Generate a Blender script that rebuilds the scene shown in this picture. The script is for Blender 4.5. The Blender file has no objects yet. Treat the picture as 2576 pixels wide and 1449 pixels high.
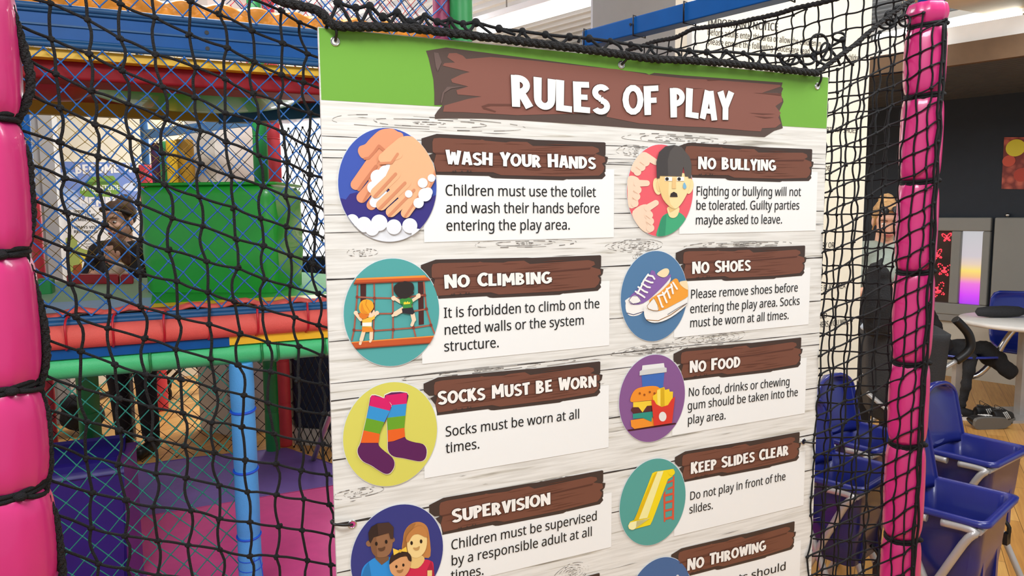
import bpy, math, random
from mathutils import Vector, Matrix
from mathutils.geometry import tessellate_polygon
random.seed(7)
V3 = Vector
scn = bpy.context.scene
COL = scn.collection

# ---------------------------------------------------------------- camera
IW, IH, FPX = 2576, 1449, 1838.0
EYE = V3((0, 0, 1.6))
_d = V3((150, 17775, 1838)).normalized()                 # gravity in camera axes (x right, y down, z forward)
_f = (V3((0, 0, 1)) - _d.z * _d).normalized()
_r = _d.cross(_f)
def cam2world(c):
    return V3((c.dot(_r), c.dot(_f), -c.dot(_d)))
cam = bpy.data.cameras.new('camera')
cam.sensor_width = 36.0
cam.lens = 36.0 * FPX / IW
cam.clip_start = 0.02
cam.clip_end = 200
camo = bpy.data.objects.new('camera', cam)
COL.objects.link(camo)
cx_, cy_, cz_ = cam2world(V3((1, 0, 0))), cam2world(V3((0, -1, 0))), cam2world(V3((0, 0, -1)))
camo.matrix_world = Matrix(((cx_.x, cy_.x, cz_.x, EYE.x), (cx_.y, cy_.y, cz_.y, EYE.y), (cx_.z, cy_.z, cz_.z, EYE.z), (0, 0, 0, 1)))
scn.camera = camo

# ---------------------------------------------------------------- light and exposure
scn.view_settings.view_transform = 'Standard'
scn.view_settings.look = 'None'
scn.view_settings.gamma = 1.0
scn.view_settings.use_curve_mapping = False
scn.view_settings.exposure = 0.0
wd = bpy.data.worlds.new('world')
scn.world = wd
wd.use_nodes = True
wd.node_tree.nodes['Background'].inputs[0].default_value = (0.90, 0.95, 1.0, 1)
wd.node_tree.nodes['Background'].inputs[1].default_value = 0.60
AREAS = []
def area(name, loc, target, sx, sy, power, color=(0.94, 0.97, 1.0)):
    l = bpy.data.lights.new(name, 'AREA')
    l.shape = 'RECTANGLE'; l.size = sx; l.size_y = sy; l.energy = power; l.color = color
    o = bpy.data.objects.new(name, l)
    COL.objects.link(o)
    o.location = loc
    if name == 'fill_light': AREAS.append((V3(loc), V3(target), sx, sy))
    o.rotation_euler = (V3(target) - V3(loc)).to_track_quat('-Z', 'Y').to_euler()
    return o
# made-up fill lights near the ceiling, added to brighten the hall
area('fill_light', (-0.6, -0.6, 3.3), (0.3, 1.6, 0.8), 1.6, 0.5, 78)
area('fill_light', (1.6, 1.2, 3.3), (1.6, 1.9, 0.0), 1.6, 0.5, 36)
area('fill_light', (2.3, 1.5, 3.3), (1.6, 3.3, 1.4), 1.4, 0.5, 42)  # added to brighten the cream notice wall
area('fill_light', (-1.6, 3.6, 3.35), (-1.4, 3.9, 0.0), 1.6, 0.6, 60)
area('fill_light', (2.6, 4.3, 3.35), (2.9, 4.8, 0.0), 1.6, 0.6, 85)
area('window_light', (-2.2, 7.6, 1.9), (-1.2, 4.0, 1.3), 1.3, 1.6, 70)
area('fill_light', (-1.4, 6.2, 3.35), (-1.4, 6.8, 0.0), 1.8, 0.6, 85)

# ---------------------------------------------------------------- geometry of the place
def ray(x, y):
    return cam2world(V3((x - IW / 2, y - IH / 2, FPX)))
def hit(x, y, P, N):
    r = ray(x, y)
    return EYE + r * ((V3(P) - EYE).dot(N) / r.dot(N))
def at_z(x, y, z):
    r = ray(x, y)
    return EYE + r * ((z - EYE.z) / r.z)
def at_d(x, y, d):
    r = ray(x, y)
    return EYE + r * (d / r.y)
U = ray(5200, 534.5); U.z = 0; U.normalize()              # along the netting frame, to the right
V = V3((-U.y, U.x, 0))                                    # away from it
Z = V3((0, 0, 1))
P0 = V3((-0.28, 1.1, 0))                                  # left edge of the sign
B0 = V3((-1.058, 2.8, 0))                                 # blue post of the play frame
D2 = V3((-0.674, 0.738, 0)).normalized()                  # run of the right-hand wall and ceiling
E2 = V3((0.738, 0.674, 0)).normalized()
def F(x, y, off=0.0):                                     # on the front netting plane (off>0 = towards the viewer)
    return hit(x, y, P0 - V * off, V)
def S(a, b, z):
    return B0 + U * a + V * b + Z * z
def SP(x, y, b):
    return hit(x, y, B0 + V * b, V)

# ---------------------------------------------------------------- materials
def lin(h):
    if isinstance(h, str):
        h = [int(h[i:i + 2], 16) for i in (0, 2, 4)]
    o = []
    for c in h:
        c = c / 255.0
        o.append(c / 12.92 if c <= 0.04045 else ((c + 0.055) / 1.055) ** 2.4)
    return (*o, 1.0)
MATS = {}
def mk(name, rgb, rough=0.5, metal=0.0, var=0.06, scale=12.0, bump=0.0, bscale=150.0, spec=0.5, stretch=None, coat=0.0, emit=None, es=1.0):
    if name in MATS:
        return MATS[name]
    m = bpy.data.materials.new(name)
    m.use_nodes = True
    nt = m.node_tree
    b = nt.nodes['Principled BSDF']
    tc = nt.nodes.new('ShaderNodeTexCoord')
    mp = nt.nodes.new('ShaderNodeMapping')
    nt.links.new(tc.outputs['Object'], mp.inputs[0])
    if stretch:
        mp.inputs['Scale'].default_value = stretch
    c = lin(rgb)
    if var > 0:
        nz = nt.nodes.new('ShaderNodeTexNoise')
        nz.inputs['Scale'].default_value = scale
        nz.inputs['Detail'].default_value = 5
        nt.links.new(mp.outputs[0], nz.inputs[0])
        rp = nt.nodes.new('ShaderNodeValToRGB')
        rp.color_ramp.elements[0].position = 0.3
        rp.color_ramp.elements[1].position = 0.7
        rp.color_ramp.elements[0].color = (*[x * (1 - var) for x in c[:3]], 1)
        rp.color_ramp.elements[1].color = (*[min(1, x * (1 + var)) for x in c[:3]], 1)
        nt.links.new(nz.outputs[0], rp.inputs[0])
        nt.links.new(rp.outputs[0], b.inputs['Base Color'])
    else:
        b.inputs['Base Color'].default_value = c
    b.inputs['Roughness'].default_value = rough
    b.inputs['Metallic'].default_value = metal
    b.inputs['Specular IOR Level'].default_value = spec
    b.inputs['Coat Weight'].default_value = coat
    if emit:
        b.inputs['Emission Color'].default_value = lin(emit)
        b.inputs['Emission Strength'].default_value = es
    if bump > 0:
        n2 = nt.nodes.new('ShaderNodeTexNoise')
        n2.inputs['Scale'].default_value = bscale
        n2.inputs['Detail'].default_value = 3
        nt.links.new(mp.outputs[0], n2.inputs[0])
        bp = nt.nodes.new('ShaderNodeBump')
        bp.inputs['Strength'].default_value = bump
        bp.inputs['Distance'].default_value = 0.01
        nt.links.new(n2.outputs[0], bp.inputs['Height'])
        nt.links.new(bp.outputs[0], b.inputs['Normal'])
    MATS[name] = m
    return m

# ---------------------------------------------------------------- mesh builder
class MB:
    def __init__(s):
        s.v = []; s.f = []; s.m = []; s.s = []
    def face(s, idx, mi=0, sm=False):
        s.f.append(idx); s.m.append(mi); s.s.append(sm)
    def quad(s, a, b, c, d, mi=0, sm=False):
        n = len(s.v); s.v += [V3(a), V3(b), V3(c), V3(d)]
        s.face((n, n + 1, n + 2, n + 3), mi, sm)
    def box(s, c, ax, ay, az, mi=0):                      # half-extent vectors
        c, ax, ay, az = V3(c), V3(ax), V3(ay), V3(az)
        if ax.cross(ay).dot(az) < 0: ax = -ax
        n = len(s.v)
        for k in range(8):
            s.v.append(c + ax * (1 if k & 1 else -1) + ay * (1 if k & 2 else -1) + az * (1 if k & 4 else -1))
        for q in ((0, 2, 3, 1), (4, 5, 7, 6), (0, 1, 5, 4), (2, 6, 7, 3), (0, 4, 6, 2), (1, 3, 7, 5)):
            s.face(tuple(n + i for i in q), mi)
        return s
    def slab(s, p, q, r, t, mi=0):                        # p, q, r = three corners, t = thickness vector
        p, q, r, t = V3(p), V3(q), V3(r), V3(t)
        c = (q + r) / 2 + t / 2
        return s.box(c, (q - p) / 2, (r - p) / 2, t / 2, mi)
    def tube(s, path, rad, n=8, mi=0, closed=False, caps=True, sm=True, flat=None):
        path = [V3(p) for p in path]
        L = len(path)
        if L < 2: return s
        rr = rad if isinstance(rad, (list, tuple)) else [rad] * L
        base = len(s.v)
        up = None
        for i, p in enumerate(path):
            if closed: t = path[(i + 1) % L] - path[i - 1]
            else: t = path[min(i + 1, L - 1)] - path[max(i - 1, 0)]
            if t.length < 1e-9: t = V3((0, 0, 1))
            t.normalize()
            if up is None:
                up = V3((0, 0, 1)) if abs(t.z) < 0.9 else V3((1, 0, 0))
            up = (up - t * up.dot(t))
            if up.length < 1e-6: up = t.orthogonal()
            up.normalize()
            bi = t.cross(up)
            for k in range(n):
                a = 2 * math.pi * k / n
                s.v.append(p + (bi * math.cos(a) + up * math.sin(a)) * rr[i])
        for i in range(L if closed else L - 1):
            j = (i + 1) % L
            for k in range(n):
                k2 = (k + 1) % n
                s.face((base + i * n + k, base + i * n + k2, base + j * n + k2, base + j * n + k), mi, sm)
        if caps and not closed:
            s.face(tuple(base + k for k in range(n))[::-1], mi)
            s.face(tuple(base + (L - 1) * n + k for k in range(n)), mi)
        return s
    def ball(s, c, r, mi=0, nu=8, nv=5, ax=None):
        c = V3(c)
        rx, ry, rz = r if isinstance(r, (list, tuple)) else (r, r, r)
        X, Y, Zz = ax if ax else (V3((1, 0, 0)), V3((0, 1, 0)), V3((0, 0, 1)))
        base = len(s.v)
        for j in range(1, nv):
            th = math.pi * j / nv
            for i in range(nu):
                a = 2 * math.pi * i / nu
                s.v.append(c + X * (rx * math.sin(th) * math.cos(a)) + Y * (ry * math.sin(th) * math.sin(a)) + Zz * (rz * math.cos(th)))
        t = len(s.v); s.v.append(c + Zz * rz); s.v.append(c - Zz * rz)
        for j in range(nv - 2):
            for i in range(nu):
                i2 = (i + 1) % nu
                s.face((base + j * nu + i, base + (j + 1) * nu + i, base + (j + 1) * nu + i2, base + j * nu + i2), mi, True)
        for i in range(nu):
            i2 = (i + 1) % nu
            s.face((t, base + i, base + i2), mi, True)
            b2 = base + (nv - 2) * nu
            s.face((t + 1, b2 + i2, b2 + i), mi, True)
        return s
    def lathe(s, prof, c, ax=None, n=24, mi=0, mod=None, capb=True, capt=True):    # prof = (r, h) list
        c = V3(c)
        X, Y, Zz = ax if ax else (V3((1, 0, 0)), V3((0, 1, 0)), V3((0, 0, 1)))
        base = len(s.v)
        for j, (r, h) in enumerate(prof):
            for i in range(n):
                a = 2 * math.pi * i / n
                q = r * (mod(a, j / (len(prof) - 1)) if mod else 1)
                s.v.append(c + X * (q * math.cos(a)) + Y * (q * math.sin(a)) + Zz * h)
        for j in range(len(prof) - 1):
            for i in range(n):
                i2 = (i + 1) % n
                s.face((base + j * n + i, base + j * n + i2, base + (j + 1) * n + i2, base + (j + 1) * n + i), mi, True)
        if capb: s.face(tuple(base + i for i in range(n))[::-1], mi)
        if capt: s.face(tuple(base + (len(prof) - 1) * n + i for i in range(n)), mi)
        return s
    def prism(s, pts, t, mi=0, sm=False):                 # closed outline extruded by vector t
        pts = [V3(p) for p in pts]; t = V3(t)
        n = len(pts); b = len(s.v)
        s.v += pts + [p + t for p in pts]
        for tri in tessellate_polygon([pts]):
            s.face(tuple(b + i for i in tri), mi)
            s.face(tuple(b + n + i for i in tri[::-1]), mi)
        for i in range(n):
            j = (i + 1) % n
            s.face((b + i, b + j, b + n + j, b + n + i), mi, sm)
        return s
    def grid(s, P, mi=0, sm=True, closed_u=False):        # P[j][i]
        b = len(s.v); nj, ni = len(P), len(P[0])
        for row in P: s.v += [V3(p) for p in row]
        for j in range(nj - 1):
            for i in range(ni if closed_u else ni - 1):
                i2 = (i + 1) % ni
                s.face((b + j * ni + i, b + j * ni + i2, b + (j + 1) * ni + i2, b + (j + 1) * ni + i), mi, sm)
        return s
    def build(s, name, mats, parent=None, fix=False, bevel=0.0, seg=2, origin=None, subsurf=0, solid=0.0):
        me = bpy.data.meshes.new(name)
        if not isinstance(mats, (list, tuple)): mats = [mats]
        if parent is None:
            if origin is None:
                xs = [v.x for v in s.v]; ys = [v.y for v in s.v]; zs = [v.z for v in s.v]
                origin = V3(((min(xs) + max(xs)) / 2, (min(ys) + max(ys)) / 2, min(zs)))
            inv = Matrix.Translation(-V3(origin))
        else:
            inv = world_of(parent).inverted()
        me.from_pydata([inv @ v for v in s.v], [], s.f)
        for m in mats: me.materials.append(m)
        me.polygons.foreach_set('material_index', s.m)
        me.polygons.foreach_set('use_smooth', s.s)
        me.update()
        o = bpy.data.objects.new(name, me)
        COL.objects.link(o)
        if parent is None: o.location = origin
        else: o.parent = parent
        if fix:
            import bmesh
            bm = bmesh.new(); bm.from_mesh(me)
            bmesh.ops.remove_doubles(bm, verts=bm.verts, dist=1e-5)
            bmesh.ops.recalc_face_normals(bm, faces=bm.faces)
            bm.to_mesh(me); bm.free()
        if solid > 0:
            w = o.modifiers.new('solid', 'SOLIDIFY'); w.thickness = solid; w.offset = 0
        if bevel > 0:
            w = o.modifiers.new('bevel', 'BEVEL'); w.width = bevel; w.segments = seg; w.limit_method = 'ANGLE'
            me.polygons.foreach_set('use_smooth', [True] * len(me.polygons))
            w.harden_normals = True
        if subsurf:
            w = o.modifiers.new('sub', 'SUBSURF'); w.levels = subsurf; w.render_levels = subsurf
        return o
def world_of(o):
    m = o.matrix_basis.copy()
    while o.parent:
        o = o.parent
        m = o.matrix_basis @ m
    return m
def tag(o, label=None, cat=None, group=None, kind=None):
    if label: o['label'] = label
    if cat: o['category'] = cat
    if group: o['group'] = group
    if kind: o['kind'] = kind
    return o
def thing(name, label, cat, loc, rot=None, group=None):
    o = bpy.data.objects.new(name, None)
    COL.objects.link(o)
    o.empty_display_size = 0.05
    o.location = loc
    if rot is not None: o.rotation_euler = rot
    return tag(o, label, cat, group)
def struct(o):
    o['kind'] = 'structure'
    return o
def dup(root, loc, rotz=None, label=None):
    r = root.copy(); COL.objects.link(r); r.location = loc
    if rotz is not None: r.rotation_euler = (0, 0, rotz)
    if label: r['label'] = label
    for ch in list(root.children):
        c = ch.copy(); COL.objects.link(c); c.parent = r
        for g in list(ch.children):
            d = g.copy(); COL.objects.link(d); d.parent = c
    return r
def spline(pts, k=4, closed=False):
    pts = [V3(p) for p in pts]
    n = len(pts); out = []
    rng = range(n) if closed else range(n - 1)
    for i in rng:
        if closed: a, b, c, d = pts[i - 1], pts[i], pts[(i + 1) % n], pts[(i + 2) % n]
        else: a, b, c, d = pts[max(i - 1, 0)], pts[i], pts[i + 1], pts[min(i + 2, n - 1)]
        for j in range(k):
            t = j / k
            out.append(0.5 * (2 * b + (c - a) * t + (2 * a - 5 * b + 4 * c - d) * t * t + (3 * b - a - 3 * c + d) * t ** 3))
    if not closed: out.append(pts[-1])
    return out
def rv(s):
    return V3((random.uniform(-s, s), random.uniform(-s, s), random.uniform(-s, s)))
GLYPHS = r"""!264:160,197 104,197 79,700 184,700/71,53 75,84 88,104 108,115 131,119 154,115 174,104 188,84 192,53 188,23 174,2 154,-10 131,-14 108,-10 88,2 75,23|'221:157,700 137,447 83,447 64,700|,263:188,103 166,28 136,-51 104,-126 40,-126 59,-47 76,38 89,114 181,114|.263:71,53 75,84 88,104 108,115 130,119 154,115 174,104 188,84 192,53 188,23 174,2 154,-10 130,-14 108,-10 88,2 75,23|A626:534,0 450,217 173,217 89,0 0,0 274,703 353,703 625,0/345,507 335,535 322,578 312,612 301,572 291,535 281,507 202,295 424,295|B637:295,700 376,696 442,683 494,661 531,629 553,584 561,526 557,488 546,453 527,424 500,400 467,383 427,372 427,367 469,357 507,341 539,319 564,288 579,249 584,199 577,140 555,91 519,51 471,23 411,6 341,0 95,0 95,700/313,402 389,409 436,431 461,467 470,517 465,552 452,579 429,600 376,618 299,625 183,625 183,402/183,328 183,75 325,75 380,79 423,91 454,111 481,153 490,206 486,241 474,271 452,295 420,313 376,325 318,328|C620:395,632 342,628 294,613 252,590 218,557 190,517 170,468 157,412 153,350 160,269 180,200 213,144 260,102 320,76 394,68 439,70 481,75 562,95 562,19 522,6 481,-3 435,-8 381,-10 314,-5 255,10 203,34 159,68 123,110 96,160 69,248 60,351 65,427 82,496 109,557 147,610 194,652 252,684 319,703 396,710 449,707 500,699 547,686 589,669 554,594 482,621 440,629|D716:656,357 651,283 636,217 612,160 579,111 537,71 487,40 429,18 364,4 290,0 95,0 95,700 311,700 378,696 439,683 494,661 542,631 582,592 614,546 637,491 651,428/563,354 555,439 532,507 494,559 442,596 376,617 298,625 183,625 183,75 278,75 365,83 436,107 492,146 531,200 555,269|E545:486,0 95,0 95,700 486,700 486,623 183,623 183,404 469,404 469,327 183,327 183,77 486,77|F509:183,0 95,0 95,700 486,700 486,623 183,623 183,375 468,375 468,297 183,297|G714:399,370 641,370 641,26 584,10 526,-1 465,-8 395,-10 326,-5 265,10 212,34 166,67 128,109 99,158 69,247 60,350 65,420 79,483 103,540 136,590 177,631 227,665 285,690 350,705 423,710 480,707 534,699 584,686 631,669 598,592 558,608 514,621 467,629 418,632 340,624 275,598 222,556 183,500 160,431 152,350 159,271 179,202 214,145 264,102 331,76 416,67 494,72 553,83 553,291 399,291|H726:630,0 542,0 542,326 183,326 183,0 95,0 95,700 183,700 183,404 542,404 542,700 630,700|I332:292,0 39,0 39,51 122,70 122,629 39,649 39,700 292,700 292,649 210,629 210,70 292,51|L514:95,0 95,700 183,700 183,78 489,78 489,0|M889:404,0 174,614 170,614 173,564 175,498 176,425 176,0 95,0 95,700 225,700 441,126 445,126 665,700 794,700 794,0 707,0 707,430 708,499 711,562 714,613 710,613 476,0|N745:650,0 547,0 173,581 169,581 172,528 175,462 176,391 176,0 95,0 95,700 197,700 571,121 575,121 572,168 569,236 568,305 568,700 650,700|O766:706,351 701,273 685,203 660,142 624,89 578,47 523,16 458,-3 383,-10 306,-3 240,16 185,48 139,90 104,142 79,204 65,274 60,352 69,453 95,540 123,590 158,632 202,666 255,691 315,706 384,711 451,706 509,691 561,666 605,632 641,591 669,541 697,453/153,351 159,269 177,199 209,143 253,101 312,75 383,67 456,75 513,101 557,143 588,199 607,269 613,351 607,433 588,502 558,558 514,600 456,625 384,633 312,625 253,600 209,558 177,502 159,433|P593:280,700 364,694 430,676 480,646 515,605 536,555 543,494 540,452 529,411 510,374 482,340 445,312 396,291 336,277 264,273 183,273 183,0 95,0 95,700/273,625 183,625 183,348 254,348 315,352 365,362 403,381 430,408 447,444 452,490 447,531 433,565 409,591 375,610 329,621|R610:288,700 368,694 432,678 481,650 516,612 536,562 543,501 538,450 523,408 499,374 470,349 437,329 403,314 595,0 492,0 323,289 183,289 183,0 95,0 95,700/283,624 183,624 183,364 288,364 340,367 381,379 413,398 435,424 448,457 452,497 447,538 434,571 411,594 378,611 336,620|S538:492,187 485,129 462,81 425,42 375,14 314,-4 242,-10 167,-6 102,5 50,24 50,108 90,93 138,79 191,70 246,67 294,70 333,80 364,97 386,120 400,147 404,179 400,211 389,237 369,260 339,281 296,301 239,324 160,359 129,380 104,403 84,429 70,459 62,493 59,531 66,583 87,627 121,662 166,688 220,704 282,710 338,707 388,699 434,687 475,671 448,595 369,622 326,630 280,632 240,629 207,620 181,604 163,584 152,559 148,530 152,498 163,472 182,449 211,429 250,410 301,389 358,366 405,341 443,312 470,278 487,237|T545:317,0 228,0 228,623 10,623 10,700 534,700 534,623 317,623|U717:627,247 620,178 598,116 561,64 508,24 440,-1 355,-10 275,-2 209,22 156,61 119,114 96,176 88,249 88,700 176,700 176,246 182,193 197,149 222,114 258,88 304,72 360,67 418,72 463,90 498,117 522,153 536,197 540,247 540,700 627,700|V588:588,700 338,0 250,0 0,700 92,700 250,251 269,196 283,146 294,98 305,146 320,197 338,253 495,700|W912:899,700 713,0 624,0 487,459 475,501 465,542 456,576 452,597 449,576 441,542 431,500 419,456 286,0 197,0 12,700 104,700 213,273 224,228 233,185 240,144 246,106 252,146 261,189 272,233 283,277 407,700 498,700 626,275 639,229 650,184 658,143 665,106 673,157 684,214 699,274 807,700|Y555:277,356 460,700 555,700 322,272 322,0 233,0 233,268 0,700 96,700|a550:282,534 341,530 388,516 425,492 450,458 465,414 471,358 471,0 408,0 391,75 387,75 364,48 341,27 315,10 286,-1 252,-8 211,-10 166,-6 126,7 92,28 67,58 50,98 45,146 52,194 73,235 107,267 155,291 219,307 297,314 386,317 386,348 379,404 358,439 324,458 277,465 237,462 199,452 129,425 103,489 140,506 184,521 232,531/308,254 225,244 172,223 144,189 134,145 141,107 161,80 192,65 230,60 291,69 341,97 366,125 380,163 385,210 385,257|b603:170,564 168,501 165,456 170,456 196,487 231,512 276,529 332,534 393,527 446,504 490,466 523,413 542,345 549,263 542,180 522,112 490,59 446,21 393,-2 332,-10 276,-4 231,13 196,37 170,67 163,67 145,0 83,0 83,745 170,745/318,463 268,457 229,442 202,415 183,377 173,327 170,266 170,262 178,176 201,113 229,85 268,67 320,62 363,68 398,85 425,114 444,153 456,203 460,264 456,324 444,374 425,413 398,441 362,457|c471:294,-10 228,-3 170,19 122,55 85,107 62,175 54,260 62,348 86,418 124,470 174,507 233,528 300,535 339,533 377,527 411,518 438,507 412,435 357,452 298,460 250,454 211,437 181,409 160,371 147,321 143,261 147,203 160,154 181,115 210,87 247,70 293,65 334,67 369,74 429,95 429,19 402,6 371,-2 336,-8|d603:270,-10 209,-2 156,20 113,58 80,111 60,179 54,262 61,345 80,413 113,466 157,505 210,528 271,535 309,533 342,525 371,513 395,497 416,478 433,458 439,458 436,496 433,535 433,745 520,745 520,0 450,0 437,71 433,71 416,49 395,30 370,14 342,1 308,-7/283,62 333,67 372,82 400,107 426,165 434,245 434,261 426,347 402,411 374,440 334,458 282,464 240,458 205,439 178,408 152,344 143,260 152,176 178,114 205,85 240,68|e553:286,535 349,528 402,506 445,470 477,423 496,365 503,298 503,246 143,246 149,191 164,146 189,110 222,84 262,69 311,64 358,66 400,73 479,100 479,25 439,9 400,-1 357,-8 307,-10 237,-2 175,21 124,58 86,111 62,178 54,259 61,339 83,407 118,462 164,502 221,527/285,465 247,460 214,447 188,425 159,378 145,315 413,315 409,357 399,393 382,423 357,446 325,460|f337:325,459 193,459 193,0 107,0 107,459 15,459 15,499 107,528 107,559 112,620 127,669 152,705 185,730 227,745 277,750 335,745 379,732 357,665 321,675 278,679 241,672 214,650 198,613 193,560 193,525 325,525|g603:270,535 319,530 363,516 402,491 434,456 439,456 451,525 520,525 520,-9 513,-77 494,-134 462,-178 417,-210 358,-229 284,-235 230,-233 180,-227 135,-217 95,-202 95,-123 136,-140 182,-153 234,-161 289,-164 331,-159 367,-146 396,-124 417,-94 430,-58 434,-16 434,5 435,39 437,70 433,70 403,35 365,10 321,-5 271,-10 208,-2 154,22 111,62 79,116 60,182 54,262 60,340 79,406 111,461 154,502 207,527/281,463 241,457 206,439 179,410 159,371 147,321 143,261 147,201 159,152 179,112 206,84 241,67 283,61 321,63 352,71 378,84 399,103 415,129 426,160 433,197 435,241 435,262 431,326 419,377 398,416 369,442 330,458|h606:170,526 168,488 165,453 171,453 189,478 213,498 240,514 270,525 301,532 334,534 393,529 441,514 478,489 505,452 521,403 526,342 526,0 441,0 441,336 434,392 413,431 376,455 324,463 271,457 231,441 203,413 184,376 173,329 170,272 170,0 83,0 83,745 170,745|i253:170,525 170,0 83,0 83,525/127,723 146,719 162,709 174,692 177,668 174,644 162,626 146,616 127,613 108,616 91,626 80,644 76,668 80,692 91,709 108,719|j253:22,-235 -22,-232 -54,-224 -54,-154 -24,-161 11,-164 39,-159 63,-147 78,-122 83,-81 83,525 170,525 170,-78 166,-124 154,-163 134,-194 106,-217 69,-231/76,668 80,692 91,709 108,719 127,723 146,719 162,709 174,692 177,668 174,644 162,626 146,616 127,613 108,616 91,626 80,644|k524:169,356 167,315 165,271 169,271 186,293 210,323 231,348 399,525 500,525 287,301 515,0 411,0 228,245 169,193 169,0 83,0 83,745 169,745|l253:170,0 83,0 83,745 170,745|m917:660,535 714,530 759,515 793,490 818,453 832,404 837,342 837,0 752,0 752,338 745,392 726,431 693,455 645,463 599,458 563,443 536,419 511,364 503,290 503,0 418,0 418,338 415,376 406,407 391,432 371,449 344,459 310,463 262,457 226,441 200,414 183,376 173,329 170,273 170,0 83,0 83,525 153,525 166,454 171,454 189,479 211,500 237,515 265,526 295,533 325,535 381,530 427,514 462,486 486,447 491,447 522,486 563,514 610,530|n606:336,535 394,530 441,515 478,490 505,453 521,404 526,342 526,0 441,0 441,336 434,392 413,431 376,455 324,463 271,457 231,441 203,414 178,354 170,273 170,0 83,0 83,525 153,525 166,454 171,454 190,479 214,500 242,515 272,526 303,533|o593:540,264 536,202 523,148 502,101 474,62 439,31 397,8 348,-5 295,-10 245,-5 199,8 158,31 123,62 94,101 72,148 58,202 54,264 61,344 83,411 119,464 168,503 228,527 298,535 365,527 424,503 473,464 509,411 532,344/143,264 147,206 159,156 180,116 210,86 249,68 297,62 345,68 384,86 414,116 435,156 447,206 451,264 447,322 434,371 413,410 384,439 345,457 296,463 247,457 208,439 179,410 159,370 147,321|p603:333,535 394,528 446,505 490,468 523,415 542,347 549,264 542,181 522,113 490,60 447,21 394,-2 332,-10 294,-7 261,1 232,13 207,29 170,67 164,67 168,25 170,-20 170,-235 83,-235 83,525 154,525 166,454 170,454 187,475 207,495 232,512 260,525 294,533/318,463 270,458 232,443 204,418 185,382 174,337 170,280 170,264 173,204 183,154 202,114 230,85 269,68 320,62 363,68 399,88 425,119 445,160 456,209 460,265 451,346 425,409 398,439 362,457|r405:328,535 360,534 390,529 379,450 351,455 323,457 293,454 265,444 239,429 216,408 196,383 182,353 173,319 170,280 170,0 83,0 83,525 154,525 164,429 168,429 186,457 208,483 233,504 262,521 294,532|s470:425,145 419,98 400,60 369,30 327,8 276,-5 216,-10 165,-8 121,-1 84,10 51,24 51,102 127,73 172,63 218,60 274,65 313,81 335,106 342,137 339,156 331,173 316,188 293,204 213,239 125,278 93,300 70,325 55,357 50,396 56,437 74,471 104,499 167,526 247,535 294,533 337,526 377,515 415,500 385,431 316,455 279,462 241,465 194,460 160,448 139,427 132,401 136,381 145,364 162,349 188,335 268,301 353,263 384,241 407,215 421,184|t354:259,61 299,64 332,72 332,6 293,-5 244,-10 205,-6 168,4 137,24 112,54 96,96 90,153 90,459 16,459 16,500 91,534 125,646 176,646 176,525 328,525 328,459 176,459 176,155 182,113 200,84 226,67|u606:523,525 523,0 452,0 439,70 435,70 416,45 392,25 364,9 334,-1 302,-8 269,-10 211,-5 163,10 126,36 99,73 83,121 77,181 77,525 165,525 165,187 172,132 193,93 229,70 281,62 334,67 374,84 403,111 422,149 433,196 436,252 436,525|v498:199,0 0,525 92,525 204,216 221,168 236,117 246,76 250,76 261,118 278,169 294,216 406,525 498,525 298,0|w771:423,297 411,338 400,376 392,410 386,436 382,436 377,410 369,375 359,337 347,296 253,1 155,1 11,526 100,526 173,246 187,189 200,134 207,89 211,89 218,119 226,156 236,195 246,230 339,526 433,526 524,230 538,182 551,133 559,90 563,90 570,132 583,187 598,246 672,526 760,526 614,1 513,1|y500:1,525 93,525 207,226 225,175 240,128 251,83 255,83 274,148 300,227 407,525 500,525 274,-73 253,-119 230,-158 202,-191 169,-215 130,-230 82,-235 41,-233 11,-227 11,-159 37,-163 69,-165 97,-162 121,-153 142,-140 159,-121 173,-98 185,-72 213,-2"""
# ================================================================ the setting
def wood_floor():
    m = bpy.data.materials.new('oak_floor'); m.use_nodes = True
    nt = m.node_tree; b = nt.nodes['Principled BSDF']
    tc = nt.nodes.new('ShaderNodeTexCoord'); mp = nt.nodes.new('ShaderNodeMapping')
    mp.inputs['Rotation'].default_value = (0, 0, math.radians(-62))
    nt.links.new(tc.outputs['Object'], mp.inputs[0])
    br = nt.nodes.new('ShaderNodeTexBrick')
    br.inputs['Scale'].default_value = 1.0
    br.inputs['Brick Width'].default_value = 1.1
    br.inputs['Row Height'].default_value = 0.12
    br.inputs['Mortar Size'].default_value = 0.0015
    br.inputs['Color1'].default_value = lin('dca75e'); br.inputs['Color2'].default_value = lin('c18a45')
    br.inputs['Mortar'].default_value = lin('7a5426')
    nt.links.new(mp.outputs[0], br.inputs[0])
    m2 = nt.nodes.new('ShaderNodeMapping'); m2.inputs['Scale'].default_value = (1.5, 26, 1)
    nt.links.new(mp.outputs[0], m2.inputs[0])
    nz = nt.nodes.new('ShaderNodeTexNoise'); nz.inputs['Scale'].default_value = 2.2; nz.inputs['Detail'].default_value = 7
    nt.links.new(m2.outputs[0], nz.inputs[0])
    mx = nt.nodes.new('ShaderNodeMixRGB'); mx.blend_type = 'OVERLAY'; mx.inputs[0].default_value = 0.55
    nt.links.new(br.outputs[0], mx.inputs[1]); nt.links.new(nz.outputs[0], mx.inputs[2])
    nt.links.new(mx.outputs[0], b.inputs['Base Color'])
    b.inputs['Roughness'].default_value = 0.38
    return m
M_cream = mk('cream_paint', 'f6eed6', 0.7, var=0.02)
M_white = mk('white_paint', 'f1f0ea', 0.7, var=0.02)
M_char = mk('charcoal_paint', '252c35', 0.75, var=0.06)
M_low = mk('warm_grey_paint', 'c3bdae', 0.6, var=0.04, scale=3)
M_greyw = mk('grey_paint', 'adb1b6', 0.7, var=0.03)
M_black = mk('black_plastic', '121213', 0.45)
M_cord = mk('black_cord', '0d0e10', 0.7, bump=0.5, bscale=900, spec=0.35)
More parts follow.
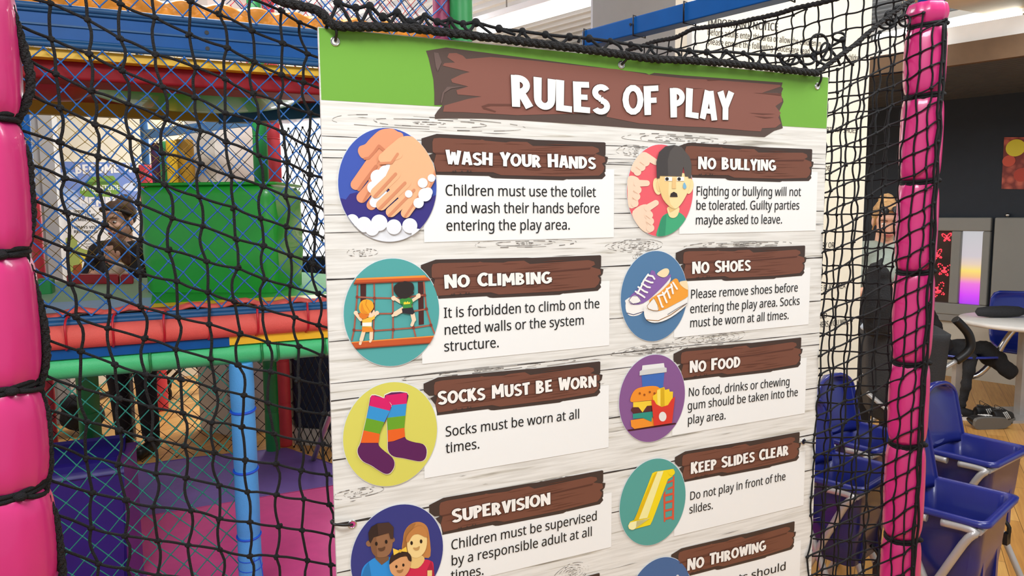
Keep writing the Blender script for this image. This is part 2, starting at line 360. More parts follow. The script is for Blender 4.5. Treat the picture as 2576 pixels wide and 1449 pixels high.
M_rope = mk('black_braid', '171616', 0.75, var=0.35, scale=260, bump=1.0, bscale=420)
M_blue = mk('blue_paint', '004f94', 0.45, var=0.08, spec=0.25)
M_bluedk = mk('dark_blue_rail', '14507f', 0.5, var=0.1)
M_orange = mk('orange_vinyl', 'f0982a', 0.45, var=0.08)
M_yellow = mk('yellow_vinyl', 'e9bb24', 0.45, var=0.08)
M_ochre = mk('ochre_paint', 'b78a1c', 0.5, var=0.06)
M_red = mk('red_vinyl', 'a51c28', 0.45, var=0.1)
M_salmon = mk('coral_foam', 'dc5c52', 0.7, var=0.06, bump=0.25, bscale=260)
M_strapr = mk('red_strap', 'b40f24', 0.4)
M_green = mk('green_vinyl', '1f9e32', 0.36, var=0.06, coat=0.25)
M_greenfoam = mk('green_foam', '43c47c', 0.5, var=0.05, bump=0.15, bscale=240)
M_greendk = mk('green_strap', '0e7a3c', 0.4)
M_greenpost = mk('green_post', '1f8a45', 0.45, var=0.08)
M_redpost = mk('red_post', 'cf3a48', 0.45, var=0.08)
M_purple = mk('purple_vinyl', '7a5cae', 0.5, var=0.06)
M_pinkmat = mk('pink_vinyl', 'e8509a', 0.5, var=0.06)
M_indigo = mk('indigo_vinyl', '2a1a7a', 0.42, var=0.08)
M_violet = mk('violet_vinyl', '6a3390', 0.45, var=0.06)
M_steel = mk('grey_steel', 'a9a7a2', 0.4, metal=0.6, var=0.06)
M_chrome = mk('chrome', 'd8d8d8', 0.14, metal=1.0, var=0.0)
M_lamp = mk('lamp_tube', 'ffffff', 0.4, var=0, emit='fffdf4', es=12.0)
M_lampbody = mk('lamp_body', 'e9ebec', 0.4, var=0)

fl = MB(); fl.quad((-9, -2, 0), (10, -2, 0), (10, 13, 0), (-9, 13, 0))
struct(fl.build('floor', wood_floor(), origin=(0, 0, 0)))

bw = 4.9
w = MB(); w.slab(S(-3.2, bw, 0), S(9, bw, 0), S(-3.2, bw, 3.45), V * 0.12)
struct(w.build('wall_back', M_cream))

# corrugated ceiling
ce = MB()
rows = []
ori = V3((0, 4, 3.45))
per = 0.16
i = -46
prof = []
while i < 50:
    for (t, h) in ((0.0, 0), (0.36, 0), (0.5, 0.07), (0.86, 0.07)):
        prof.append(((i + t) * per, h))
    i += 1
rows = [[ori + E2 * e + D2 * dd + Z * h for e, h in prof] for dd in (-9, 9)]
ce.grid(rows, 0, False)
struct(ce.build('ceiling', mk('white_steel_deck', 'e4ebf3', 0.45, var=0.04, scale=3)))

for n_, (lo, tg, sx_, sy_) in enumerate(AREAS):           # made-up housings added behind the fill lights
    zz = (lo - tg).normalized(); xx = Z.cross(zz).normalized() if zz.z < .999 else V3((1, 0, 0)); yy = zz.cross(xx)
    w = MB(); w.box(lo + zz * .04, xx * (sx_ / 2 + .03), yy * (sy_ / 2 + .03), zz * .02)
    struct(w.build('trim_%d' % (n_ + 5), M_lampbody))
# right-hand wall
Wp = at_z(2500, 962, 0)
def WR(t, z, off=0.0):                                     # along the wall (t grows to the left and away), off = out into the room
    return Wp + D2 * t - E2 * off + Z * z
def RP(x, y, off=0.0):                                     # photo point on the wall, off = out into the room
    return hit(x, y, Wp - E2 * off, E2)
w = MB()
w.slab(WR(-3, 0.58), WR(4.5, 0.58), WR(-3, 2.62), E2 * 0.15, 0)
w.slab(WR(-3, 0.0), WR(4.5, 0.0), WR(-3, 0.58), E2 * 0.15, 1)
struct(w.build('wall_right', [M_char, M_low]))
w = MB()
w.slab(WR(-3, 0.54, 0.05), WR(4.5, 0.54, 0.05), WR(-3, 0.60, 0.05), E2 * 0.05)
struct(w.build('trim_1', mk('grey_rail', '8e8c86', 0.5, var=0.08)))
# lowered slatted soffit with its fascia
w = MB()
sd = 2.1
for k in range(26):
    o0 = sd * k / 26
    w.box((WR(-3, 2.63, o0 + 0.03) + WR(4.5, 2.63, o0 + 0.03)) / 2, D2 * 3.75, E2 * 0.034, Z * 0.015, 0)
w.slab(WR(-3, 2.65, 0), WR(4.5, 2.65, 0), WR(-3, 2.65, sd), Z * 0.03, 1)
w.slab(WR(-3, 2.56, sd), WR(4.5, 2.56, sd), WR(-3, 2.70, sd), -E2 * 0.05, 2)
w.slab(WR(-3, 2.70, sd + .02), WR(4.5, 2.70, sd + .02), WR(-3, 2.82, sd + .02), E2 * 0.05, 3)
struct(w.build('trim_2', [mk('grey_slats', '585b60', 0.5, var=0.1), M_char, mk('brown_board', '6b5238', 0.6, var=0.1), M_white]))
# beige ceiling beam across the top right corner
c = at_z(2380, 19, 2.95)
w = MB(); w.box(c + Z * 0.18 - V * 0.35 + U * 1.0, U * 2.2, V * 0.35, Z * 0.18)
struct(w.build('trim_3', mk('beige_board', 'c9a878', 0.6, var=0.04)))
# grey pillar wall
g0, g1 = at_d(1491, 60, 4.3), None
w = MB()
P = V3((g0.x, g0.y, 0))
q = hit(1752, 40, P, V); q.z = 0
w.slab(P, q, P + Z * 3.45, V * 0.02)
struct(w.build('wall_middle', M_greyw))
# notice wall
N0 = at_d(2172, 560, 3.45); N0.z = 0
def NP(x, y, off=0.0):
    return hit(x, y, N0 - V * off, V)
nl = NP(1746, 60); nl.z = 0
nr = NP(2170, 600); nr.z = 0
w = MB(); w.slab(nl, nr, nl + Z * 3.4, V * 0.12)
nw = struct(w.build('wall_notice', M_cream))
w = MB(); w.slab(nl - U * 0.02 - V * 0.012, nl + U * 0.012 - V * 0.012, nl - U * 0.02 - V * 0.012 + Z * 3.4, V * 0.03)
struct(w.build('trim_4', mk('pale_metal_trim', 'd8d6cd', 0.35, metal=0.4, var=0.02)))

# white pillar with bright window behind the play frame
M_shade = mk('off_white_paint', 'e4ded2', 0.7, var=0.02)
pc = at_z(612, 1096, 0)
w = MB()
c0 = at_z(505, 1080, 0); c1 = at_z(576, 1096, 0)
dU = U * 0.32
w.prism([c0, c1, c1 + dU * 1.05, c0 + dU * 1.05], Z * 3.42)
struct(w.build('wall_pillar', M_shade))
wn = MB()
def BP(x, y, off=0.0): return SP(x, y, bw - off)
a, b2, c, e = BP(560, 285, .02), BP(835, 285, .02), BP(835, 645, .02), BP(560, 645, .02)
wn.slab(e, c, a, V * 0.01)
wo = struct(wn.build('window_1', mk('bright_pane', '707478', 0.6, var=0, emit='f6f9ff', es=0.95, spec=.1)))
wf = MB()
for p, q in ((a, b2), (c, e), (a, e), (b2, c)): wf.tube([p - V * .02, q - V * .02], 0.03, 4)
struct(wf.build('window_frame', M_white, wo))

# steel pillar on the far left
w = MB(); p = at_d(95, 500, 5.6); p.z = 0
w.box(p + Z * 1.7, U * 0.06, V * 0.10, Z * 1.7)
w.box(p + Z * 1.7 + U * .1, U * 0.045, V * 0.16, Z * 1.7)
struct(w.build('wall_post', mk('pale_grey_paint', 'b9b8b6', 0.5, var=0.03)))

# ================================================================ play frame on the left
def along(a0, a1, b, z, r, n=12, mi=0, mb=None, wob=0.0, k=24):
    mb = mb or MB()
    pts = [S(a0 + (a1 - a0) * i / k, b + random.uniform(-wob, wob), z + random.uniform(-wob, wob)) for i in range(k + 1)]
    return mb.tube(pts, r, n, mi)
AL, AR = -1.35, 0.93
dz = 1.232
deck = thing('play_deck', 'lower play deck with coral foam edge roll bound by red straps', 'play platform', S(0, 1, 1.0))
db = MB(); db.prism([S(x, y, dz - .088) for x, y in ((AL, .05), (AR, .05), (AR, .85), (.77, 1.166), (.49, 1.80), (AL, 1.80))], Z * 0.087)
db.build('deck_board', mk('deck_base', '3b6a55', 0.6, var=0.1), deck)
def deckmat(name, pts, m):
    q = MB(); q.prism([S(x, y, dz) for x, y in pts], Z * 0.006); return q.build(name, m, deck)
s1 = [(S0 - B0) for S0 in (at_z(360, 765, dz), at_z(390, 800, dz), at_z(372, 735, dz))]
aa = [(v.dot(U), v.dot(V)) for v in s1]
ax = aa[0][0] + 0.03
deckmat('green_mat', [(ax, 0.36), (AR, 0.36), (AR, .85), (.77, 1.166), (.5, 1.78), (ax, 1.78)], mk('green_floor_vinyl', '23a336', 0.65, var=0.06, spec=.3))
deckmat('yellow_mat', [(ax, 0.12), (AR, 0.12), (AR, 0.36), (ax, 0.36)], M_yellow)
deckmat('blue_grey_mat', [(AL, 0.08), (ax, 0.08), (ax, 0.62), (AL, 0.62)], mk('blue_grey_vinyl', '7fa8cf', 0.5, var=0.04))
deckmat('sage_mat', [(AL, 0.62), (ax, 0.62), (ax, 1.78), (AL, 1.78)], mk('sage_vinyl', '7fae8a', 0.5, var=0.04))
fp = MB()
k = 56
top = []; bot = []
for i in range(k + 1):
    a = AL + (AR - AL) * i / k
    wv = 0.010 * math.sin(i * 1.35) + 0.006 * math.sin(i * 0.6 + 1)
    top.append([S(a, 0.13, dz + 0.012), S(a, 0.06, dz + 0.026 + wv), S(a, 0.03, dz + 0.026 + wv), S(a, 0.012, dz + 0.016 + wv)])
fp.grid(top, 0, True)
fp.build('foam_flap', M_salmon, deck, solid=0.008)
rl = MB()
for z_, b_ in ((1.238, -0.008), (1.224, -0.016)): along(AL, AR, b_, z_, 0.0105, 8, mb=rl)
rl.build('edge_rail', M_bluedk, deck)
tb = MB(); along(AL, AR, -0.03, 1.178, 0.042, 18, mb=tb); tb.build('foam_roll', M_salmon, deck)
def strap(x, y, b, z0, z1, hw, r, m, parent, name):
    a = (SP(x, y, b) - B0).dot(U)
    q = MB(); pts = []
    zc, hh = (z0 + z1) / 2, (z1 - z0) / 2
    for i in range(18):
        t = 2 * math.pi * i / 18
        pts.append(S(a + 0.004 * math.sin(t * 2) + 0.006 * math.sin(t), b + hw * math.cos(t), zc + hh * math.sin(t)))
    q.tube(pts, r, 6, closed=True)
    return q.build(name, m, parent)
for x, y in ((167, 820), (285, 815), (412, 808), (525, 800), (645, 790), (770, 782), (60, 830)):
    strap(x, y, -0.03, 1.134, 1.250, 0.046, 0.0042, M_strapr, deck, 'strap')
st = MB(); st.box(S(-0.72, 0.0, 1.118), U * 0.68, V * 0.035, Z * 0.017); st.build('blue_strip', M_blue, deck)
st = MB(); st.box(S(0.45, 0.0, 1.121), U * 0.49, V * 0.035, Z * 0.016); st.build('yellow_strip', M_yellow, deck)
gt = MB(); along(AL, AR, 0.0, 1.066, 0.0405, 18, mb=gt); gt.build('green_tube', M_greenfoam, deck)
for x, y in ((378, 900), (530, 875), (655, 860), (695, 857), (745, 853), (812, 848)):
    strap(x, y, 0.0, 1.022, 1.110, 0.0445, 0.005, M_greendk, deck, 'green_strap')
# small red kerb at the far edge of the deck
kb = MB(); p, q = at_z(168, 717, dz), at_z(300, 717, dz)
kb.slab(p, q, p + Z * 0.055, V * 0.1); p2 = at_z(304, 717, dz); q2 = at_z(336, 717, dz)
kb.slab(p2, q2, p2 + Z * 0.055, V * 0.1)
kb.build('red_kerb', M_red, deck, bevel=0.012)
ext = MB(); p = SP(390, 410, 2.62); q = SP(470, 410, 2.62); ext.slab(V3((p.x, p.y, 1.15)) - V * .25 - U * .04, V3((q.x, q.y, 1.15)) - V * .25 + U * .10, V3((p.x, p.y, 1.15)) + V * .25 - U * .04, Z * .088)
ext.slab(S(-.2, 1.7, 1.15), S(.0, 1.7, 1.15), S(-.2, 2.45, 1.15), Z * .06)
ext.build('rear_ledge', MATS['deck_base'], deck)
gb = MB(); p, q = at_z(88, 745, dz), at_z(132, 742, dz)
gb.slab(p, q, p + Z * 0.075, V * 0.12); gb.build('green_stop', M_greenpost, deck, bevel=0.01)

# big green barrier standing on the deck
P1, P2, P3 = at_z(366, 736, dz + .007), at_z(694, 737, dz + .007), at_z(764, 712, dz + .007)
P4 = P1 + (P3 - P2)
bar = thing('barrier', 'tall green padded vinyl barrier standing on the lower play deck', 'soft play barrier', (P1 + P3) / 2)
hz = hit(694, 456, P2, V).z - P2.z
ctr = (P1 + P2 + P3 + P4) / 4
out = []
crn = [P1, P2, P3, P4]
R_ = 0.05
for i in range(4):
    pv, cu, nx = crn[i - 1], crn[i], crn[(i + 1) % 4]
    d1, d2 = (pv - cu).normalized(), (nx - cu).normalized()
    for j in range(6):
        t = j / 5
        out.append(cu + d1 * R_ * (1 - t) ** 2 + d2 * R_ * t ** 2)
rows = []
nz_ = 14
for j in range(nz_ + 1):
    t = j / nz_
    bul = 0.012 * math.sin(math.pi * t) + (0.008 if 0.9 < t < 0.97 else 0) - (0.03 if j == nz_ else 0)
    rows.append([p + (p - ctr).normalized() * (bul + 0.004 * math.sin(i * 1.7 + j * 0.9)) + Z * (hz * t) for i, p in enumerate(out)])
bb = MB(); bb.grid(rows, 0, True, closed_u=True)
n0 = len(bb.v) - len(out)
bb.face(tuple(range(n0, n0 + len(out))), 0)
bb.build('padded_body', M_green, bar)
sm_ = MB(); sm_.tube([p + (p - ctr).normalized() * 0.012 + Z * (hz * 0.985) for p in out], 0.008, 6, closed=True)
sm_.build('top_seam', M_green, bar)

# upper level
up = thing('upper_platform', 'upper play level with blue edge beam, orange quilted wall and red underside', 'play platform', S(0, 1, 2.1))
q = MB(); q.box(S((AL + AR) / 2, 0.02, 2.244), U * ((AR - AL) / 2), V * 0.02, Z * 0.056, 0)
q.box(S((AL + AR) / 2, -0.003, 2.247), U * ((AR - AL) / 2), V * 0.004, Z * 0.003, 1)
for (x, y) in ((520, 82), (522, 122)):
    p = SP(x, y, -0.001); q.lathe([(0.0075, -0.002), (0.0075, 0.002)], p, (U, Z, -V), 12, 2)
q.build('edge_beam', [M_blue, M_bluedk, M_black], up)
q = MB()
for z_ in (2.306, 2.183): along(AL, AR, -0.006, z_, 0.011, 8, mb=q)
for z_ in (2.292, 2.197): along(AL, AR, -0.004, z_, 0.006, 6, mb=q)
q.build('beam_rail', M_bluedk, up)
# quilted orange wall
rows = []
for j in range(25):
    z_ = 2.31 + 0.088 * j / 24
    row = []
    for i in range(141):
        a = AL + (AR - AL) * i / 140
        cw, ch = 0.13, 0.145
        fx = a / cw; fz = (z_ - 2.31) / ch
        u1, v1 = (fx + fz) % 1.0, (fx - fz) % 1.0
        h = (math.sin(math.pi * u1) * math.sin(math.pi * v1)) ** 0.6
        row.append(S(a, 0.10 - 0.03 * h + (.05 * max(0, (j - 18) / 6) ** 2), z_ + .012 * h * j / 24))
    rows.append(row)
q = MB(); q.grid(rows, 0, True); q.build('quilted_wall', M_orange, up)
q = MB(); q.box(S((AL + AR) / 2, 0.05, 2.158), U * ((AR - AL) / 2), V * 0.03, Z * 0.015); q.build('yellow_strip', M_yellow, up)
q = MB(); q.box(S((AL + AR) / 2, 0.17, 2.113), U * ((AR - AL) / 2), V * 0.10, Z * 0.034); q.build('red_beam', mk('dark_red_vinyl', '8f1722', 0.62, var=0.08, spec=.25), up, bevel=0.012, seg=3)
q = MB(); q.prism([S(x, y, 2.165) for x, y in ((AL, .27), (AR, .27), (AR, .85), (.77, 1.166), (.49, 1.83), (AL, 1.83))], Z * 0.04); q.build('underside', M_red, up)
q = MB()
cc = SP(500, 232, 0.75); rr = 0.47
prof = [(rr * math.cos(t), -0.075 * math.sin(t)) for t in [math.pi / 2 * i / 10 for i in range(11)]]
prof[-1] = (0.01, -0.075)
q.lathe(prof[::-1], V3((cc.x, cc.y, 2.165)), None, 32, 0); q.build('green_dome', M_green, up)
q = MB(); p = SP(130, 232, .35)
q.lathe([(0.01, -0.07), (0.08, -0.062), (0.15, -0.03), (0.17, 0.0)], V3((p.x, p.y, 2.11)), None, 24, 0); q.build('red_dome', M_red, up)
q = MB(); p, e = SP(-60, 275, 1.3), SP(634, 283, 1.3); zc = p.z
q.slab(V3((p.x, p.y, 2.10)), V3((e.x, e.y, 2.10)), V3((p.x, p.y, 2.175)), V * 0.05); q.build('ochre_beam', M_ochre, up)
q = MB(); q.slab(S(0.05, 1.30, 2.09), S(0.62, 0.75, 2.09), S(0.05, 1.30, 2.18), V * 0.04); q.build('side_beam', M_bluedk, up)

q = MB(); p = SP(362, 338, 2.7); e = SP(640, 303, 2.05)
q.slab(p - Z * .03, e - Z * .03, p + Z * .03, V * 0.04)
tag(q.build('frame_beam', mk('slate_blue_paint', '4a6f94', 0.5, var=0.06)), 'slate blue diagonal frame beam above the green barrier', 'frame beam')

def post(name, x, y, b, r, z0, z1, m, label, cat='padded post', seg=None, bands=None, group=None, bandmat=None, d=None):
    p = SP(x, y, b) if d is None else at_d(x, y, d)
    p.z = 0
    t = thing(name, label, cat, p + Z * z0, None, group)
    n = max(2, int((z1 - z0) / 0.28))
    q = MB(); prof = []
    for i in range(n):
        za, zb = (z1 - z0) * i / n, (z1 - z0) * (i + 1) / n
        for s_, k_ in ((0.0, 0.93), (0.03, 0.97), (0.12, 1.0), (0.5, 1.02), (0.88, 1.0), (0.97, 0.97)):
            prof.append((r * k_, za + (zb - za) * s_))
    prof.append((r * 0.93, z1 - z0))
    q.lathe(prof, p + Z * z0, None, 18, 0); q.build('foam_sleeve', m, t)
    for i in range(1, n):
        k = MB(); zz = z0 + (z1 - z0) * i / n
        k.tube([p + Z * zz + V3((math.cos(w_) * r * .96, math.sin(w_) * r * .96, 0)) for w_ in [2 * math.pi * j / 16 for j in range(16)]], r * 0.07, 6, closed=True)
        k.build('band', bandmat or m, t)
    return t
M_bluefoam = mk('sky_blue_foam', '4fa6e8', 0.6, var=0.06, bump=0.2, bscale=220)
M_blueband = mk('blue_band', '1656d8', 0.4, var=0)
bp_ = thing('padded_post', 'sky blue foam padded post holding up the green tube', 'padded post', (B0.x, B0.y, 0))
q = MB(); prof = []
for i, (za, zb) in enumerate(((0.0, 0.33), (0.33, 0.60), (0.60, 0.84), (0.84, 1.03))):
    for s_, k_ in ((0.0, 0.92), (0.05, 0.98), (0.5, 1.0 + 0.02 * (i % 2)), (0.95, 0.98)): prof.append((0.0455 * k_, za + (zb - za) * s_))
prof.append((0.045, 1.03))
q.lathe(prof, B0, None, 22, 0); q.build('foam_sleeve', M_bluefoam, bp_)
for zz, th in ((0.33, .004), (0.60, .0048), (0.84, .0052), (0.24, .002), (0.20, .002)):
    q = MB(); q.tube([B0 + Z * (zz + 0.006 * math.sin(w_)) + V3((math.cos(w_) * .0455, math.sin(w_) * .0455, 0)) for w_ in [2 * math.pi * j / 20 for j in range(20)]], th, 6, closed=True)
    q.build('blue_band', M_blueband, bp_)
q = MB(); q.tube(spline([B0 + V3((.03, -.038, .25)), B0 + V3((.03, -.042, .15)), B0 + V3((.026, -.044, .02))], 4), .0018, 5)
q.tube(spline([B0 + V3((.045, -.02, .25)), B0 + V3((.055, -.025, .20)), B0 + V3((.06, -.03, .16))], 4), .002, 5)
q.build('loose_string', M_blueband, bp_)
post('padded_post', 223, 1015, 0.75, 0.045, 0.0, 1.08, M_greenpost, 'short green padded leg under the left end of the lower deck')
post('padded_post', 655, 380, 2.0, 0.045, 0.0, 3.3, M_greenpost, 'tall green padded corner post behind the green barrier')
post('padded_post', 688, 380, 2.17, 0.047, 0.0, 3.3, M_redpost, 'tall red padded corner post beside the tall green post')
post('padded_post', 1160, 40, -0.02, 0.048, 0.0, 3.2, M_greenpost, 'green padded post above the sign against the ceiling light')
post('padded_post', 1114, 40, 0.03, 0.042, 0.0, 3.2, mk('plum_post', '8a2450', 0.45), 'plum red padded post behind the top edge of the sign')
post('padded_post', 93, 600, 2.4, 0.034, 0.0, 1.72, M_redpost, 'thin red padded post standing left of the membership poster')
post('padded_post', 66, 350, 2.4, 0.030, 1.72, 3.0, M_blue, 'blue post on top of the thin red post by the poster')
post('padded_post', 363, 330, 3.6, 0.030, 2.0, 3.4, M_bluedk, 'thin blue post standing on top of the red padded post')
post('foam_roller', 395, 410, 2.75, 0.036, 1.24, 2.1, mk('plum_foam', '4a1d45', 0.6), 'dark plum foam roller between the red and green rollers', 'foam roller')
post('foam_roller', 416, 410, 2.6, 0.034, 1.24, 2.1, M_greenpost, 'green foam roller between the plum and yellow rollers', 'foam roller')
post('foam_roller', 433, 410, 2.5, 0.034, 1.24, 2.1, M_yellow, 'bright yellow foam roller right of the green roller', 'foam roller')
post('foam_roller', 465, 410, 2.65, 0.062, 1.24, 2.12, M_ochre, 'ochre foam roller, rightmost of those behind the green barrier', 'foam roller')
post('padded_post', 368, 412, 3.6, 0.060, 0.0, 2.0, M_redpost, 'red padded post rising from the wood floor behind the green barrier')

# floor mats
m1 = MB(); pts = [(-1.5, -1.2), (1.6, -1.2), (1.15, 0.4), (0.79, 1.166), (-1.5, 1.166)]
m1.prism([S(x, y, 0.0) for x, y in pts], Z * 0.035)
tag(m1.build('floor_mat', M_pinkmat, bevel=0.006), 'bright pink padded floor mat in front of the purple mat', 'floor mat', 'padded floor mats')
m1 = MB(); pts = [(-1.5, 1.170), (0.788, 1.170), (0.647, 1.497), (0.418, 2.0), (-0.14, 2.06), (-1.5, 2.06)]
m1.prism([S(x, y, 0.0) for x, y in pts], Z * 0.035)
tag(m1.build('floor_mat', M_purple, bevel=0.006), 'muted purple padded floor mat reaching the wood floor', 'floor mat', 'padded floor mats')

# indigo soft block, bottom left
fz = SP(300, 1152, 0.25)
bk = at_z(344, 1108, fz.z)
bb_ = (bk - B0).dot(V); ba0 = (fz - B0).dot(U); ba1 = (bk - B0).dot(U)
blk = thing('soft_block', 'indigo and violet vinyl soft play block behind the green netting', 'soft play block', S(ba0 - .5, .5, 0.035))
q = MB()
q.prism([S(ba0, 0.25, 0.036), S(ba0, 0.25, fz.z - .05), S(ba0, .29, fz.z - .012), S(ba0, 0.36, fz.z), S(ba0, bb_, fz.z + .02), S(ba0, bb_, 0.036)], -U * 1.25, 0)
q.build('block_body', M_indigo, blk, bevel=0.02, seg=3)
q = MB(); w_ = ba1 - ba0 + .05
q.prism([S(ba0 + .001, 0.27, 0.036), S(max(ba1, ba0 + .05), bb_, 0.036), S(ba0 + .001, bb_, 0.036)], Z * (fz.z - .045), 0)
q.build('violet_side', M_violet, blk, bevel=0.012, seg=3)
# ================================================================ the printed sign
GL = {}
for it in GLYPHS.split('|'):
    ch = it[0]; ad, lp = it[1:].split(':', 1)
    GL[ch] = (int(ad), [[tuple(map(int, p.split(','))) for p in l.split(' ')] for l in lp.split('/')])
GL[' '] = (255, [])
def FP(x, y):                                             # photo point -> (s, z) on the sign
    p = F(x, y); return ((p - P0).dot(U), p.z)
LAY = 0.0003
class Flat:                                               # flat print on a vertical plane
    def __init__(s, origin, u, n):
        s.o, s.u, s.n = V3(origin), u, n; s.mb = MB(); s.mats = []; s.k = 0
    def w(s, p, lay): return s.o + s.u * p[0] + Z * p[1] + s.n * (lay * LAY + s.k * 4.4e-6)
    def mi(s, m):
        if m not in s.mats: s.mats.append(m)
        return s.mats.index(m)
    def poly(s, loops, m, lay):
        if loops and not isinstance(loops[0][0], (tuple, list, Vector)): loops = [loops]
        flat = [p for l in loops for p in l]
        s.k = (s.k + 1) % 64
        i0 = len(s.mb.v)
        tris = tessellate_polygon([[V3((p[0], p[1], 0)) for p in l] for l in loops])
        s.mb.v += [s.w(p, lay) for p in flat]
        k = s.mi(m)
        for t in tris:
            a, b, c = (flat[i] for i in t)
            if (b[0] - a[0]) * (c[1] - a[1]) - (b[1] - a[1]) * (c[0] - a[0]) < 0: t = t[::-1]
            s.mb.face(tuple(i0 + i for i in t), k)
    def text(s, txt, st, en, cap, m, lay, bold=0, slant=0):
        ws = sum(GL[c][0] for c in txt)
        dx, dy = (en[0] - st[0]) / ws, (en[1] - st[1]) / ws
        x = 0; sc = cap / 700.0
        for c in txt:
            ad, loops = GL[c]
            if loops:
                s.poly([[(st[0] + dx * (x + px) , st[1] + dy * (x + px) + py * sc) for px, py in l] for l in loops], m, lay)
                if bold:
                    for bx in (-bold, bold):
                        s.poly([[(st[0] + dx * (x + px + bx), st[1] + dy * (x + px) + py * sc) for px, py in l] for l in loops], m, lay)
            x += ad
    def done(s, name, parent): return s.mb.build(name, s.mats, parent)

def clip(poly, ell):                                      # keep the part of poly inside a convex outline (counter-clockwise)
    out = list(poly)
    for i in range(len(ell)):
        a, b = ell[i], ell[(i + 1) % len(ell)]
        src, out = out, []
        def side(p): return (b[0] - a[0]) * (p[1] - a[1]) - (b[1] - a[1]) * (p[0] - a[0])
        for j in range(len(src)):
            p, q = src[j], src[(j + 1) % len(src)]
            sp, sq = side(p), side(q)
            if sp >= 0: out.append(p)
            if (sp >= 0) != (sq >= 0):
                t = sp / (sp - sq); out.append((p[0] + (q[0] - p[0]) * t, p[1] + (q[1] - p[1]) * t))
        if not out: return out
    return out
def sm2(pts, k=4):
    return [(p.x, p.y) for p in spline([(x, y, 0) for x, y in pts], k, True)]
class Crop:                                               # reads points measured in a magnified detail of the sign
    def __init__(s, x0, y0, sc): s.x0, s.y0, s.sc = x0, y0, sc
    def __call__(s, x, y): return FP(s.x0 + x / s.sc, s.y0 + y / s.sc)
    def many(s, pts, smooth=0): return [s(x, y) for x, y in (sm2(pts, smooth) if smooth else pts)]
CA, CB, CC, CD = Crop(800, 280, 3.3895), Crop(800, 600, 3.3895), Crop(800, 880, 3.3895), Crop(800, 1150, 3.3895)
CE, CF, CG, CH = Crop(1540, 300, 4.4414), Crop(1540, 600, 4.4414), Crop(1540, 840, 4.4414), Crop(1540, 1080, 3.9276)
CT, CR = Crop(800, 0, 2.9942), Crop(1716, 0, 2.9942)

INK = {}
def ink(h):
    if h not in INK:
        INK[h] = mk('print_' + h, h, 0.42, var=0.0, spec=0.4)
    return INK[h]
class Icon:
    def __init__(s, crop, cs, cz, rs, rz, col, f, lay):
        s.c, s.f, s.lay = crop, f, lay
        s.ell = [(cs + rs * math.cos(2 * math.pi * i / 72), cz + rz * math.sin(2 * math.pi * i / 72)) for i in range(72)]
        f.poly([(cs + (p[0] - cs) * 1.012, cz + (p[1] - cz) * 1.012) for p in s.ell], ink('dfe3e6'), lay - 1)
        f.poly(s.ell, ink(col), lay)
    def P(s, pts, col, k=0, smooth=0, cl=True):
        q = s.c.many(pts, smooth)
        if cl: q = clip(q, s.ell)
        if len(q) > 2: s.f.poly(q, ink(col), s.lay + 1 + k)
    def O(s, x, y, r, col, k=0, ry=None, rot=0, cl=True):
        ry = ry or r; ca, sa = math.cos(math.radians(rot)), math.sin(math.radians(rot))
        s.P([(x + r * math.cos(t) * ca - ry * math.sin(t) * sa, y + r * math.cos(t) * sa + ry * math.sin(t) * ca) for t in [2 * math.pi * i / 28 for i in range(28)]], col, k, cl=cl)
    def K(s, x0, y0, x1, y1, w, col, k=0, w1=None, cl=True):   # capsule
        w1 = w1 or w; a = math.atan2(y1 - y0, x1 - x0); pts = []
        for i in range(9): t = a + math.pi / 2 + math.pi * i / 8; pts.append((x0 + w / 2 * math.cos(t), y0 + w / 2 * math.sin(t)))
        for i in range(9): t = a - math.pi / 2 + math.pi * i / 8; pts.append((x1 + w1 / 2 * math.cos(t), y1 + w1 / 2 * math.sin(t)))
        s.P(pts, col, k, cl=cl)
    def Ln(s, pts, w, col, k=0, cl=True):
        for (a, b), (c, d) in zip(pts[:-1], pts[1:]): s.K(a, b, c, d, w, col, k, cl=cl)

# hand-cut headline letters, drawn as fat strokes in a unit box
def _S(x0, y0, x1, y1, w0, w1=None):
    w1 = (w1 or w0) * 1.02; w0 *= 1.02; L = math.hypot(x1 - x0, y1 - y0); nx, ny = -(y1 - y0) / L, (x1 - x0) / L
    return [(x0 + nx * w0 / 2, y0 + ny * w0 / 2), (x0 - nx * w0 / 2, y0 - ny * w0 / 2), (x1 - nx * w1 / 2, y1 - ny * w1 / 2), (x1 + nx * w1 / 2, y1 + ny * w1 / 2)]
def _C(cx, cy, rx, ry, a0, a1, w):
    n = 14; o = []; i_ = []; w *= 1.02
    for k in range(n + 1):
        t = math.radians(a0 + (a1 - a0) * k / n)
        o.append((cx + (rx + w / 2) * math.cos(t), cy + (ry + w / 2) * math.sin(t)))
        i_.append((cx + (rx - w / 2) * math.cos(t), cy + (ry - w / 2) * math.sin(t)))
    return [[o[k], o[k + 1], i_[k + 1], i_[k]] for k in range(n)]
st_ = _S(.13, 0, .12, 1, .23, .25)
bowl = _C(.2, .69, .24, .215, -92, 92, .2) + [_S(.1, .905, .22, .905, .2), _S(.1, .475, .22, .475, .2)]
